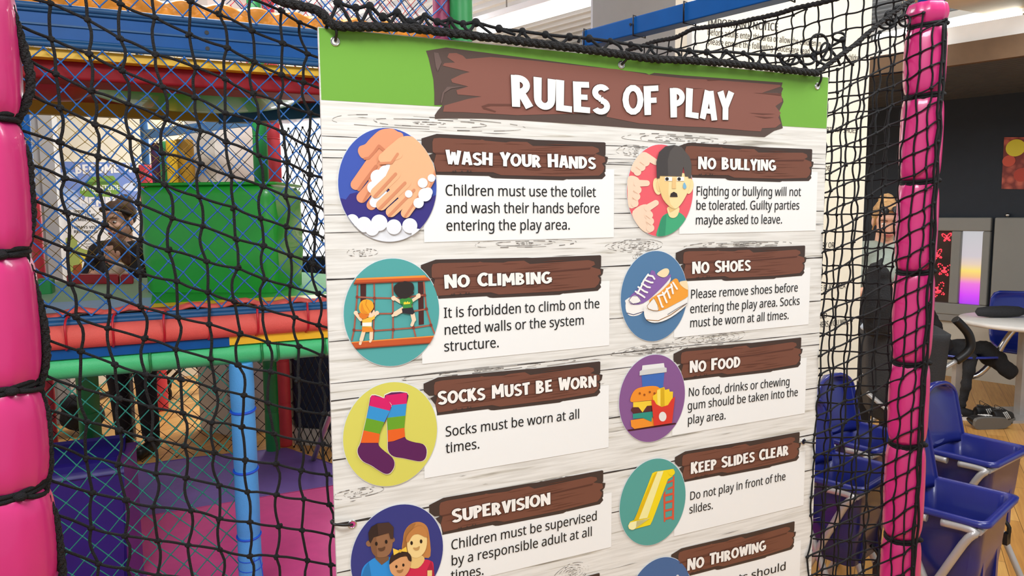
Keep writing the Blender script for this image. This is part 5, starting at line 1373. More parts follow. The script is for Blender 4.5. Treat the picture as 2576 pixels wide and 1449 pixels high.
diamond('diamond_net', lambda a, z: S(a, 2.0, z), .2, 1.5, 2.3, 3.2, .075, .085, .0022, M_netred, 'red diamond net high behind the top left corner of the sign')
diamond('diamond_net', lambda a, z: S(a, 1.3, z), .1, 1.35, 2.3, 3.1, .095, .10, .0026, M_netnavy, 'navy diamond net crossing the red net above the sign')
# ================================================================ lettering and things on the right
M_text = mk('black_lettering', '2a2724', 0.6, var=0)
M_textg = mk('grey_lettering', '45413d', 0.6, var=0)
fw = Flat(N0 - V * .001, U, -V)
def NPs(x, y): p = NP(x, y); return ((p - N0).dot(U), p.z)
def R5(x, y): return NPs(1716 + x / 2.9942, y / 2.9942)
def R6(x, y): return NPs(1976 + x / 2.993, 484 + y / 2.993)
def note(tx, crop, a, e, cap, m=M_textg, bold=0):
    h = crop(a[0], a[1] - cap)[1] - crop(*a)[1]
    fw.text(tx, crop(*a), crop(*e), h, m, 1, bold)
note('IMPORTANT NOTICE', R5, (190, 198), (722, 233), 60, bold=28)
note('Before adults enter this area or allow the children in', R5, (188, 262), (1045, 352), 48, bold=10)
note('please ensure the following notices are read and', R5, (190, 333), (1030, 415), 46, bold=10)
note('children', R5, (1245, 452), (1345, 462), 46, bold=10)
note('RTE NO SHOES', R5, (1085, 992), (1315, 1003), 36, M_text, 12)
note('DE', R5, (1072, 1284), (1112, 1286), 36, M_text, 12)
note('RY OR', R6, (272, 417), (365, 415), 40, M_text, 10)
note('HE PLAY AREA', R6, (232, 742), (450, 722), 40, M_text, 10)
note('RED', R6, (245, 950), (312, 945), 40, M_text, 10)
note('HERS, YOU WILL', R6, (246, 1018), (478, 990), 42, M_text, 10)
fw.done('wall_lettering', nw)

# padded panels on the right-hand wall
M_pad = mk('grey_pad_vinyl', '8c8c86', 0.5, var=0.03, scale=4)
M_padseam = mk('dark_seam', '4a4b4b', 0.6, var=0.05)
def rpanel(x0, y0, x1, y1, off):                            # upright rectangle on the wall -> (t0, z0, t1, z1)
    a, b_ = RP(x0, y0, off), RP(x1, y1, off)
    return (a - Wp).dot(D2), a.z, (b_ - Wp).dot(D2), b_.z
def wslab(mb, t0, z0, t1, z1, off, th, mi=0):
    mb.slab(WR(t0, z0, off), WR(t1, z0, off), WR(t0, z1, off), -E2 * th, mi)
pz0, pz1 = RP(2450, 797, .06).z, RP(2450, 547, .06).z
tL = (RP(2215, 700, .06) - Wp).dot(D2); tR = (RP(2485, 700, .06) - Wp).dot(D2)
pad = thing('wall_pad', 'grey padded wall panel holding the butterfly lights and the glowing colour strip', 'wall pad', WR((tL + tR) / 2, pz0))
ax0, az0, ax1, az1 = rpanel(2407, 764, 2468, 582, .06)
bx0, bz0, bx1, bz1 = rpanel(2318, 760, 2390, 582, .06)
# keep the openings upright: one t range each
gt0 = (RP(2413, 690, .06) - Wp).dot(D2); gt1 = (RP(2466, 690, .06) - Wp).dot(D2)
bt0 = (RP(2310, 690, .06) - Wp).dot(D2); bt1 = (RP(2388, 690, .06) - Wp).dot(D2)
q = MB()
for (a_, b_, c_, d_) in ((tL, pz0, tR, az0), (tL, az1, tR, pz1), (tL, az0, bt0, az1), (bt1, az0, gt0, az1), (gt1, az0, tR, az1)):
    wslab(q, a_, b_, c_, d_, 0.0, .06)
q.build('pad_frame', M_pad, pad, bevel=.012, seg=3)
m = bpy.data.materials.new('colour_strip'); m.use_nodes = True
nt = m.node_tree; b = nt.nodes['Principled BSDF']
tc = nt.nodes.new('ShaderNodeTexCoord'); sx = nt.nodes.new('ShaderNodeSeparateXYZ'); nt.links.new(tc.outputs['Generated'], sx.inputs[0])
r = nt.nodes.new('ShaderNodeValToRGB'); e = r.color_ramp.elements
e[0].position, e[0].color = 0.0, lin('b030f0'); e[1].position, e[1].color = 1.0, lin('c4c4c8')
for p_, c_ in ((0.12, 'd93cf8'), (0.28, 'f070e0'), (0.38, 'f8c080'), (0.46, 'fde070'), (0.55, 'e8cfb8'), (0.66, 'cfc6cc')):
    k = e.new(p_); k.color = lin(c_)
nt.links.new(sx.outputs[2], r.inputs[0]); nt.links.new(r.outputs[0], b.inputs['Emission Color']); b.inputs['Emission Strength'].default_value = 0.95
b.inputs['Base Color'].default_value = (.05, .05, .05, 1)
q = MB(); wslab(q, gt0, az0, gt1, az1, 0.004, .012); q.build('glow_strip', m, pad)
q = MB(); wslab(q, bt0, az0, bt1, az1, 0.004, .01)
q.build('dark_mirror', mk('brown_mirror', '3b2b24', 0.25, var=0.5, scale=3), pad)
M_led = mk('red_led', 'ff3848', 0.4, var=0, emit='ff3a4a', es=1.6)
for (x, y, sc, ro) in ((2382, 599, .05, .1), (2358, 643, .06, .3), (2375, 682, .075, -.1), (2360, 733, .085, .35)):
    c = RP(x, y, .018); q = MB(); pts = []
    for i in range(44):
        t = 2 * math.pi * i / 44
        rr = sc * (math.exp(math.sin(t)) - 2 * math.cos(4 * t) + math.sin((2 * t - math.pi) / 24) ** 5) / 3.6
        xx, zz = rr * math.cos(t), rr * math.sin(t)
        q.ball(c - D2 * (xx * math.cos(ro) - zz * math.sin(ro)) + Z * (xx * math.sin(ro) + zz * math.cos(ro)), .0065, 0, 6, 4)
    q.build('butterfly_light', M_led, pad)
t2 = (RP(2493, 700, .06) - Wp).dot(D2)
pad2 = MB(); wslab(pad2, -2.2, pz0, t2, pz1, 0.0, .06)
tag(pad2.build('wall_pad', M_pad, bevel=.015, seg=3), 'plain grey padded wall panel behind the blue seat at the right edge', 'wall pad')
q = MB(); c = RP(2535, 541, .02); q.ball(c, .02); tag(q.build('wall_hook', M_chrome), 'small shiny knob just above the plain grey wall pad', 'hook')

# red pebble picture
pic = thing('wall_picture', 'red pebble-patterned picture with a yellow disc on the dark wall', 'picture', WR(0, 1.7))
pts = [RP(x, y, .012) for x, y in ((2519, 475), (2600, 477), (2604, 345), (2526, 345))]
q = MB(); q.prism(pts, E2 * .012)
m = bpy.data.materials.new('pebble_print'); m.use_nodes = True
nt = m.node_tree; b = nt.nodes['Principled BSDF']
vo = nt.nodes.new('ShaderNodeTexVoronoi'); vo.inputs['Scale'].default_value = 15
tc = nt.nodes.new('ShaderNodeTexCoord'); nt.links.new(tc.outputs['Object'], vo.inputs[0])
r = nt.nodes.new('ShaderNodeValToRGB'); e = r.color_ramp.elements
e[0].position, e[0].color = 0.25, lin('c8604a'); e[1].position, e[1].color = 0.62, lin('7d2b22')
nt.links.new(vo.outputs['Distance'], r.inputs[0]); nt.links.new(r.outputs[0], b.inputs['Base Color'])
q.build('print', m, pic)
for (x, y, rr, col) in ((2555, 372, .075, 'e6d433'), (2538, 405, .05, 'd2543a'), (2570, 440, .06, 'b8402e')):
    q = MB(); q.lathe([(rr, 0), (rr, .003)], RP(x, y, .013), (D2, Z, -E2), 28); q.build('printed_disc', ink(col), pic)

# lamps
def strip_light(p, d, L, label):
    t = thing('strip_light', label, 'strip light', p)
    q = MB(); q.box(p + Z * .05, d * L / 2, d.cross(Z) * .06, Z * .025); q.build('housing', M_lampbody, t, bevel=.008)
    q = MB(); q.tube([p - d * (L / 2 - .04) - Z * .02, p + d * (L / 2 - .04) - Z * .02], .042, 16); q.build('tube', M_lamp, t)  # radius widened to take in the glare around the tube
    for s in (-1, 1):
        q = MB(); q.box(p + d * s * (L / 2 - .02) + Z * .01, d * .02, d.cross(Z) * .025, Z * .035); q.build('end_cap', M_lampbody, t)
    for s in (-.6, .6):
        q = MB(); q.tube([p + d * s * L / 2 + Z * .07, p + d * s * L / 2 + Z * (3.45 - p.z)], .006, 6); q.build('hanger', M_steel, t)
def lamp(x0, y0, x1, y1, z, label, ext=0):
    a, b_ = at_z(x0, y0, z), at_z(x1, y1, z); d = (b_ - a).normalized(); b_ = b_ + d * ext
    strip_light((a + b_) / 2, d, (b_ - a).length, label)
lamp(1205, 72, 1500, -14, 3.02, 'long glowing strip light left of the grey pillar at the top', .4)
lamp(2200, 100, 2286, 82, 2.95, 'glowing strip light seen through the netting beside the right pink post', .8)

# high chairs
M_navy = mk('navy_plastic', '1d2778', 0.28, var=0.05, coat=0.2)
M_tube = mk('grey_tube', 'b9b7b4', 0.35, metal=0.35, var=0.06)
def highchair(name, label):
    t = thing(name, label, 'high chair', (0, 0, 0), None, 'navy plastic high chairs')
    zr, hx, hy = 0.68, 0.128, 0.150
    def ringp(sx, sy, z, r_, n=5):
        out = []
        for qx, qy, a0 in ((1, 1, 0), (-1, 1, 90), (-1, -1, 180), (1, -1, 270)):
            for i in range(n + 1):
                a = math.radians(a0 + 90 * i / n)
                out.append(V3((qx * (sx - r_) + r_ * math.cos(a), qy * (sy - r_) + r_ * math.sin(a), z)))
        return out
    q = MB()
    rows = [ringp(hx + .018, hy + .018, zr - .014, .032), ringp(hx + .020, hy + .020, zr, .032), ringp(hx + .004, hy + .004, zr + .004, .026), ringp(hx - .008, hy - .008, zr - .006, .03),
            ringp(hx - .022, hy - .022, zr - .15, .03), ringp(hx - .035, hy - .035, zr - .285, .03), ringp(hx - .07, hy - .07, zr - .295, .03)]
    q.grid(rows, 0, True, closed_u=True); n0 = len(q.v) - len(rows[-1]); q.face(tuple(range(n0, n0 + len(rows[-1]))), 0, True)
    rows = [ringp(hx + .018, hy + .018, zr - .014, .032), ringp(hx - .002, hy - .002, zr - .02, .034), ringp(hx - .012, hy - .012, zr - .15, .03), ringp(hx - .025, hy - .025, zr - .295, .03), ringp(hx - .07, hy - .07, zr - .305, .03)]
    q.grid([r_[::-1] for r_ in rows], 0, True, closed_u=True); n0 = len(q.v) - len(rows[-1]); q.face(tuple(range(n0, n0 + len(rows[-1]))), 0, True)
    q.build('seat_bucket', M_navy, t)
    rows = []
    for j in range(15):
        v = j / 14
        w_ = .158 - .03 * v if v < .72 else (.158 - .03 * .72) * math.sqrt(max(.0, 1 - ((v - .72) / .30) ** 2)) * 1.0
        z = zr - .03 + .25 * v; x = -hx + .004 - .04 * v
        rows.append([V3((x + .030 * (abs(u_) ** 3), w_ * u_, z)) for u_ in [i / 8 - 1 for i in range(17)]])
    q = MB(); q.grid(rows, 0, True); q.build('backrest', M_navy, t, solid=.014)
    q = MB()
    edge = [r_[0] for r_ in rows] + [r_[-1] for r_ in rows[::-1]]
    q.tube(spline(edge, 2), .0085, 8); q.build('back_rim', M_navy, t)
    for sy in (-1, 1):
        for sx in (-1, 1):
            q = MB()
            q.tube(spline([V3((sx * .02, sy * (hy + .012), zr - .028)), V3((sx * (hx - .02), sy * (hy + .012), zr - .030)), V3((sx * (hx - .045), sy * (hy + .02), zr - .075)), V3((sx * -.03, sy * (hy + .025), zr - .32)), V3((sx * -.19, sy * (hy + .04), 0.012))], 5), .0125, 10)
            q.build('leg', M_tube, t)
            q = MB(); q.lathe([(.016, 0), (.017, .03)], V3((sx * -.192, sy * (hy + .0405), 0)), None, 12); q.build('leg_tip', M_black, t)
    q = MB(); q.tube([V3((hx - .01, -hy - .01, zr - .03)), V3((hx - .01, hy + .01, zr - .03))], .011, 8); q.build('front_bar', M_tube, t)
    q = MB()
    for i in (-1, 1): q.box(V3((hx - .018, i * .07, zr - .16)), V3((.006, 0, 0)), V3((0, .011, 0)), V3((0, 0, .13)))
    q.build('slot_rib', M_navy, t)
    q = MB(); q.tube(spline([V3((hx - .01, -.02, zr - .24)), V3((hx + .02, -.02, zr - .27)), V3((hx + .012, -.02, zr - .33))], 4), .008, 4)
    q.box(V3((hx + .014, -.02, zr - .315)), V3((.008, 0, 0)), V3((0, .016, 0)), V3((0, 0, .022))); q.build('safety_strap', M_black, t)
    return t
zr = .68
def hc_place(c, e1): return V3((c.x, c.y, 0)), math.atan2(e1.y, e1.x)
e1 = V3((.67, -.74, 0)).normalized(); e1b = V3((.59, -.81, 0)).normalized()
hc = highchair('high_chair', 'nearest navy high chair, right of the pink post with its tray opening towards the right')
hc.location, rz = hc_place(V3((1.408, 2.262, 0)), e1); hc.rotation_euler = (0, 0, rz)
l_, rz = hc_place(V3((1.785, 2.762, 0)), e1b); dup(hc, l_, rz, 'navy high chair standing behind the nearest one, right of the pink post')
l_, rz = hc_place(V3((1.175, 2.535, 0)), e1); dup(hc, l_, rz, 'navy high chair behind the netting, nearest to the sign')
l_, rz = hc_place(V3((1.44, 2.93, 0)), e1b); dup(hc, l_, rz, 'navy high chair farthest back behind the netting, against the cream wall')

# table with fixed seats
M_tabtop = mk('white_laminate', 'e4e1da', 0.35, var=0.03)
tcn = V3((3.93, 5.52, 0))
M_seat = mk('royal_blue_plastic', '1b2f8f', 0.22, var=0.04, coat=0.3)
tab = thing('canteen_table', 'round white canteen table with blue seats on grey steel arms', 'table', tcn)
q = MB(); q.lathe([(.40, .712), (.445, .714), (.455, .728), (.455, .742), (.445, .752), (.02, .753)], tcn, None, 48); q.build('table_top', M_tabtop, tab)
q = MB(); q.box(tcn + Z * .355, V3((.035, 0, 0)), V3((0, .035, 0)), Z * .355); q.box(tcn + Z * .01, V3((.2, 0, 0)), V3((0, .2, 0)), Z * .01); q.build('table_leg', M_tube, tab)
def bucket_seat(c, ang, back=True):
    ca, sa = math.cos(ang), math.sin(ang)
    def W_(x, y, z): return c + V3((ca * x - sa * y, sa * x + ca * y, z))
    q = MB(); rows = []
    prof = [(.21, .445), (.19, .462), (.10, .455), (0, .448), (-.12, .452), (-.19, .475), (-.225, .54), (-.25, .64), (-.27, .75), (-.28, .84), (-.278, .885), (-.27, .90)] if back else [(.2, .445), (.19, .462), (.1, .455), (0, .45), (-.1, .455), (-.19, .462), (-.2, .445)]
    for j, (x, z) in enumerate(prof):
        w_ = .205 * (1 - .35 * max(0, (j - 8) / 3) ** 2) if back else .2 * (1 - .25 * abs(j / 3 - 1) ** 3)
        rows.append([W_(x + .03 * u_ * u_, w_ * u_, z + (.02 * u_ * u_ if j < 6 else 0)) for u_ in [i / 6 - 1 for i in range(13)]])
    q.grid(rows, 0, True); q.build('seat', M_seat, tab, solid=.016)
    q = MB(); q.box(c + Z * .215, V3((.028, 0, 0)), V3((0, .028, 0)), Z * .215); q.build('seat_post', M_tube, tab)
    q = MB(); d_ = (tcn - c); d_.z = 0
    q.tube(spline([c + Z * .28 + d_ * .04, c + Z * .30 + d_ * .30, c + Z * .42 + d_ * .52, c + Z * .60 + d_ * .72, c + Z * .70 + d_ * .86], 4), .022, 10); q.build('seat_arm', M_chrome, tab)
s1p = at_z(2403, 1035, 0); s2p = at_z(2568, 1015, 0)
bucket_seat(V3((s1p.x, s1p.y, 0)), math.atan2(tcn.y - s1p.y, tcn.x - s1p.x), False)
bucket_seat(V3((s2p.x, s2p.y, 0)), math.radians(-110))
# black pouch on the table
pc_ = at_z(2590, 800, .80)
q = MB()
pp = tcn + V3((-.12, .13, .753))
for i, (x, r_) in enumerate(((0, .02), (.03, .035), (.12, .042), (.22, .04), (.30, .03), (.33, .015))): pass
prof = [(.012, -.19), (.034, -.17), (.044, -.08), (.046, .04), (.04, .14), (.022, .19)]
q.lathe(prof, pp + Z * .045, (V3((0, 1, 0)), Z, V3((1, 0, 0))), 16)
po = tag(q.build('pouch', mk('charcoal_fabric', '2b2b2d', 0.8, bump=.4, bscale=120)), 'soft charcoal zip pouch lying on the white table', 'bag')

# pushchair
M_fab = mk('black_fabric', '1b1b1d', 0.85, var=0.25, scale=9, bump=0.5, bscale=160)
M_fab2 = mk('dark_grey_fabric', '2f3032', 0.8, var=0.15, scale=7, bump=.4, bscale=160)
pcx = at_d(2265, 900, 4.25); pcx.z = 0
push = thing('pushchair', 'dark grey pushchair with a curved foam handle behind the right pink post', 'pushchair', pcx)
pu = V3((.95, -.30, 0)).normalized(); pv = V3((.30, .95, 0)).normalized()
q = MB(); rows = []
for z, hx, hy in ((.36, .10, .12), (.40, .17, .17), (.60, .20, .19), (.86, .215, .20), (.90, .22, .205), (.905, .20, .19), (.84, .19, .18)):
    rows.append([pcx + pu * (hx * (1 if abs(math.cos(a)) > .5 else 1) * max(-1, min(1, 1.35 * math.cos(a)))) + pv * (hy * max(-1, min(1, 1.35 * math.sin(a)))) + Z * z for a in [2 * math.pi * i / 32 for i in range(32)]])
q.grid(rows, 0, True, closed_u=True); n0 = len(q.v) - 32; q.face(tuple(range(n0, n0 + 32)), 0)
q.build('seat_shell', M_fab2, push)
ha = at_d(2345, 945, 4.1)
hpts = [at_d(x, y, 4.1) for x, y in ((2362, 935), (2405, 908), (2432, 888), (2442, 868), (2437, 842), (2422, 822), (2403, 803))]
q = MB(); q.tube(spline(hpts[1:], 5), .024, 12); q.build('foam_grip', M_black, push)
q = MB(); q.tube(spline([hpts[1], hpts[0], at_d(2330, 958, 4.1), pcx + pu * .2 - pv * .1 + Z * .52], 4), .014, 10)
for s in (-1, 1): q.tube([pcx + pu * .2 + pv * .19 * s + Z * .55, pcx + pu * .28 * -1 + pv * .22 * s + Z * .12], .013, 8); q.tube([pcx - pu * .2 + pv * .19 * s + Z * .55, pcx + pu * .30 + pv * .22 * s + Z * .12], .013, 8)
q.build('frame', M_tube, push)
def wheel(mb_name, c, r_, ax, parent):
    u_ = ax.cross(Z).normalized()
    q = MB(); q.tube([c + (u_ * math.cos(a) + Z * math.sin(a)) * (r_ - .014) for a in [2 * math.pi * i / 28 for i in range(28)]], .014, 8, closed=True)
    q.tube([c - ax * .02, c + ax * .02], .022, 10)
    for i in range(5):
        a = 2 * math.pi * i / 5; q.tube([c, c + (u_ * math.cos(a) + Z * math.sin(a)) * (r_ - .02)], .006, 5)
    q.build(mb_name, M_black, parent)
for s in (-1, 1):
    wheel('wheel', pcx - pu * .29 + pv * .235 * s + Z * .115, .115, pv, push); wheel('wheel', pcx + pu * .31 + pv * .235 * s + Z * .115, .115, pv, push)
q = MB(); c = at_d(2166, 945, 4.02); q.tube([c + U * .012 * math.cos(t) + Z * .016 * math.sin(t) for t in [math.pi * i / 10 for i in range(14)]], .003, 5); q.build('white_badge', ink('f2f2f2'), push)
# crumpled things: draped cloth as displaced sheet
def blob(name, mats, parts, label, cat, vox=.012, group=None, noise=.02, nscale=.1, parent=None):
    q = MB()
    for kind, *a in parts:
        if kind == 'e': q.ball(a[0], a[1], 0, 14, 9, a[2] if len(a) > 2 else None)
        else:
            n = 8; pts = [V3(a[0]).lerp(V3(a[1]), i / n) for i in range(n + 1)]; rs = [a[2] + (a[3] - a[2]) * i / n for i in range(n + 1)]
            q.tube(pts, rs, 12); q.ball(pts[0], rs[0], 0, 12, 8); q.ball(pts[-1], rs[-1], 0, 12, 8)
    o = q.build(name, mats, parent)
    w_ = o.modifiers.new('remesh', 'REMESH'); w_.mode = 'VOXEL'; w_.voxel_size = vox; w_.use_smooth_shade = True
    if noise:
        tx = bpy.data.textures.new(name + '_folds', 'CLOUDS'); tx.noise_scale = nscale
        d = o.modifiers.new('folds', 'DISPLACE'); d.texture = tx; d.strength = noise; d.texture_coords = 'LOCAL'
    w_ = o.modifiers.new('smooth', 'SMOOTH'); w_.iterations = 2
    if label: tag(o, label, cat, group)
    return o
sc_ = V3((s1p.x, s1p.y, 0))
du = (tcn - sc_).normalized(); du.z = 0; dv = V3((-du.y, du.x, 0))
blob('jacket', M_fab, [('e', sc_ + Z * .50 + du * .05, (.17, .15, .045)), ('e', sc_ + Z * .53 + du * .02, (.10, .09, .05)), ('c', sc_ + Z * .50 + du * .12 - V * .05, sc_ + Z * .36 + du * .26 - V * .10, .07, .055), ('c', sc_ + Z * .52 + du * .16, sc_ + Z * .45 + du * .26, .06, .06), ('c', sc_ + Z * .50 - U * .10, sc_ + Z * .62 - U * .26, .07, .05), ('c', sc_ + Z * .62 - U * .26, sc_ + Z * .80 - U * .36, .05, .04), ('c', sc_ + Z * .46 - U * .08 - V * .15, sc_ + Z * .1 - U * .16 - V * .15, .045, .03)],
     'black jacket thrown over the low blue seat by the pushchair handle', 'jacket', .014, None, .05, .08)
bb0 = at_d(2205, 762, 3.98)
blob('hood', M_fab, [('e', bb0, (.085, .075, .20)), ('e', bb0 + Z * -.05 - V * .04 + U * .02, (.07, .06, .12)), ('e', bb0 + Z * .16, (.06, .06, .06)), ('c', bb0 + Z * .20, bb0 + Z * .24 + U * .03, .012, .012)],
     None, None, .012, None, .03, .09, push)
bl0 = at_d(2222, 808, 4.12)
blob('blanket', mk('pale_blue_cloth', 'c9d6e4', 0.9, var=.04, bump=.3, bscale=90), [('e', V3((bl0.x, bl0.y, .93)), (.13, .10, .035)), ('e', V3((bl0.x + .03, bl0.y, .965)), (.08, .07, .05))],
     'pale blue blanket bundled on top of the pushchair', 'blanket', .012, None, .03, .07)

# shoes on the floor
def shoe(name, label, sole='eceae4', upper='1a1a1b', stripe='d8d8d4'):
    t = thing(name, label, 'shoe', (0, 0, 0), None, 'trainers on the wood floor')
    def sect(x):
        w_ = .036 + .010 * math.sin(math.pi * min(1, max(0, (x + .02) / .26)) ** .8) - (.018 if x > .235 else 0) - (.006 if x < .02 else 0)
        return w_
    q = MB(); rows = []
    xs = [0, .01, .04, .09, .14, .19, .23, .255, .268]
    ring = lambda x, z, k: V3((x, sect(x) * k, z))
    out = [V3((x, sect(x) * (.55 if i in (0, len(xs) - 1) else 1), 0)) for i, x in enumerate(xs)] + [V3((x, -sect(x) * (.55 if i in (0, len(xs) - 1) else 1), 0)) for i, x in reversed(list(enumerate(xs)))]
    q.prism(out, Z * .026); q.build('sole', ink(sole), t, bevel=.006)
    hts = [.075, .085, .088, .086, .078, .060, .048, .040, .03]
    for i, x in enumerate(xs):
        w_ = sect(x) * (.5 if i in (0, len(xs) - 1) else .94); h = hts[i]
        op = .35 if .02 < x < .12 else 0
        rows.append([V3((x, w_ * math.cos(a) * (1 if a < .6 or a > 2.5 else .95), .024 + (h - .0) * max(0, math.sin(a)) ** (.6) * (1 - op * .3 * (math.sin(a) > .93)))) for a in [math.pi * j / 12 for j in range(13)]])
    q = MB(); q.grid(rows, 0, True); q.face(tuple(range(len(q.v) - 13, len(q.v))), 0, True); q.face(tuple(range(13)), 0, True); q.build('upper', mk('shoe_' + upper, upper, .55, var=.1), t, subsurf=1)
    q = MB(); q.lathe([(.024, 0), (.024, .004)], V3((.055, 0, .108)), None, 14); q.build('collar_lining', M_fab2, t)
    q = MB()
    for i in range(5):
        x = .125 + .018 * i; z = .112 - .0085 * i
        q.tube(spline([V3((x, -.026, z - .018)), V3((x + .004, 0, z + .002)), V3((x, .026, z - .018))], 3), .0026, 5)
    q.tube(spline([V3((.12, 0, .115)), V3((.10, .03, .135)), V3((.12, .045, .11)), V3((.14, .05, .09))], 4), .0022, 5)
    q.build('laces', mk('shoe_lace', '222223', .7, var=0), t)
    for s in (-1, 1):
        q = MB()
        for k in range(3): q.tube(spline([V3((.10 + .022 * k, s * (sect(.1) * .97 + .002), .035)), V3((.085 + .022 * k, s * (sect(.1) * .93), .06)), V3((.075 + .022 * k, s * (sect(.1) * .74), .088))], 3), .004, 5)
        q.build('side_stripe', ink(stripe), t)
    return t
sh = shoe('trainer', 'black and white trainer with a white sole under the low blue seat')
def put_shoe(o, x, y, yaw, roll=0.0, pitch=0.0, z=0.0, label=None):
    p = at_z(x, y, 0.0); o.location = (p.x, p.y, z); o.rotation_euler = (math.radians(roll), math.radians(pitch), math.radians(yaw))
    if label: o['label'] = label
put_shoe(sh, 2362, 1052, -8)
s2 = shoe('trainer', 'black trainer lying on its side with its grey sole showing, nearest of the pair', '6d6b66', '1a1a1b')
put_shoe(s2, 2452, 1082, 2, -82, 0, .044)
s3 = dup(sh, (0, 0, 0)); put_shoe(s3, 2452, 1058, 25, 0, 0, 0, 'black trainer with white stripes standing behind the tipped over one')
s4 = dup(s2, (0, 0, 0)); put_shoe(s4, 2500, 1072, 30, -8, 0, .006, 'black trainer at the right end of the shoe cluster')

# things seen under and beyond the deck on the left
nb = at_z(742, 1118, 0); nbr = at_z(870, 1128, 0)
bx_ = thing('storage_bin', 'tall navy padded box with a pale plinth behind the black netting', 'padded box', (nb + nbr) / 2)
q = MB(); q.slab(nb + Z * .12, nbr + Z * .12, nb + Z * 1.32, V * .4); q.build('padded_side', mk('dark_navy_vinyl', '16243f', .5, var=.08), bx_, bevel=.02)
q = MB(); q.slab(nb, nbr, nb + Z * .119, V * .38); q.build('plinth', mk('pale_plinth', 'c8c6c0', .6, var=.05), bx_)
q = MB(); c = SP(818, 690, 0) ; 
pl = lambda x, y: hit(x, y, nb - V * .004, V)
q.tube(spline([pl(795, 700), pl(808, 690), pl(820, 697), pl(832, 688)], 4), .012, 6); q.build('white_swirl', ink('e8eaf0'), bx_)
q = MB(); a, e = at_d(832, 1040, 4.0), at_z(785, 1165, 0); q.tube([a, e], .016, 8); q.tube([e, e + V3((.02, 0, .0))], .017, 8)
q.tube([a, a + U * .35 + Z * .02], .016, 8); q.tube([a + U * .35 + Z * .02, V3((a.x + .42, a.y + .1, 0))], .016, 8)
tag(q.build('folding_trestle', M_steel), 'thin grey metal trestle leg leaning in front of the navy box', 'trestle')
# bench and pushchairs far behind
bq = at_z(332, 1105, 0); 
ben = thing('bench', 'grey steel bench with a dark seat standing on the wood floor under the deck', 'bench', bq)
q = MB(); q.box(bq + Z * .26, U * .03, V * .03, Z * .26); q.build('leg', M_steel, ben)
q = MB(); q.box(bq + Z * .26 - U * .75, U * .03, V * .03, Z * .26); q.build('leg', M_steel, ben)
q = MB(); q.tube(spline([bq + Z * .40, bq + Z * .36 - U * .1, bq + Z * .28 - U * .3], 4), .02, 8); q.build('brace', M_steel, ben)
q = MB(); q.box(bq + Z * .545 - U * .40, U * .48, V * .16, Z * .025); q.build('seat', mk('navy_seat', '141c38', .4), ben, bevel=.015)
for i, (x, y, d, lb) in enumerate(((470, 960, 6.3, 'black pushchair parked beyond the deck, beside the white pillar'), (150, 960, 6.6, 'dark pushchair mostly hidden behind the left green leg'))):
    c = at_d(x, y, d); c.z = 0
    t = thing('pushchair', lb, 'pushchair', c)
    blob('seat_shell', M_fab, [('e', c + Z * .58, (.20, .18, .16)), ('e', c + Z * .85 - U * .06, (.22, .16, .16)), ('c', c + Z * .45 - U * .1, c + Z * .42 + U * .18, .09, .08)], None, None, .016, None, .03, .15, t)
    for s in (-1, 1):
        for ss in (-1, 1): wheel('wheel', c + U * .22 * s + V * .2 * ss + Z * .10, .10, V, t)
    q = MB()
    for ss in (-1, 1): q.tube([c - U * .25 + V * .2 * ss + Z * .1, c + U * .2 + V * .18 * ss + Z * .55, c + U * .34 + V * .16 * ss + Z * .95], .012, 8); q.tube([c + U * .22 + V * .2 * ss + Z * .1, c - U * .05 + V * .18 * ss + Z * .5], .012, 8)
    q.tube([c + U * .34 - V * .16 + Z * .95, c + U * .34 + V * .16 + Z * .95], .018, 8)
    q.build('frame', M_black, t)
c = at_d(205, 1010, 5.3); c.z = 0
blob('holdall', M_fab, [('e', c + Z * .13, (.16, .12, .12)), ('e', c + Z * .22 - U * .05, (.1, .1, .07))], 'black holdall on the floor beside the green leg under the deck', 'bag', .014, None, .04, .12)

# membership poster on the back wall
def W9(x, y, off=.012):
    return hit(x, y, S(0, bw - off, 0), V)
pst = thing('membership_poster', 'large blue and white membership poster on the far cream wall', 'poster', W9(250, 690))
fo = S(0, bw - .012, 0)
def BPs(x, y): p = W9(x, y); return ((p - fo).dot(U), p.z)
x0p, x1p = BPs(158, 560)[0], BPs(352, 560)[0]; z1p, z0p = BPs(250, 408)[1], BPs(250, 694)[1]
q = MB(); q.slab(fo + U * x0p + Z * z0p, fo + U * x1p + Z * z0p, fo + U * x0p + Z * z1p, V * .011); q.build('poster_board', ink('f4f4f0'), pst)
g = Flat(fo, U, -V)
g.poly([(x0p, BPs(250, 520)[1]), (x1p, BPs(250, 520)[1]), (x1p, z1p), (x0p, z1p)], ink('7d97d8'), 1)
g.poly([(x0p, BPs(250, 470)[1]), (x0p + .12, BPs(250, 480)[1]), (x0p + .2, BPs(250, 522)[1]), (x0p, BPs(250, 530)[1])], ink('a9c4ee'), 2)
rg = random.Random(2)
for x, y, rr in ((172, 440, .05), (340, 470, .07), (200, 515, .06), (330, 520, .08), (170, 500, .05), (330, 425, .04)):
    s, z = BPs(x, y); g.poly([(max(x0p, min(x1p, s + rr * 1.5 * math.cos(t))), z + rr * .6 * math.sin(t)) for t in [2 * math.pi * i / 20 for i in range(20)]], ink('dbe6f8'), 3)
g.poly([BPs(*p) for p in ((205, 470), (225, 445), (285, 442), (300, 462), (302, 485), (275, 496), (215, 495), (200, 485))], ink('7aa640'), 4)
g.poly([BPs(*p) for p in ((215, 458), (285, 455), (290, 462), (212, 466))], ink('4f7a2c'), 5)
PK = Crop(0, 0, 1)
def gp(tx, a, e, cap, col, bold=0):
    st, en = BPs(*a), BPs(*e); g.text(tx, st, en, BPs(a[0], a[1] - cap)[1] - st[1], ink(col), 7, bold)
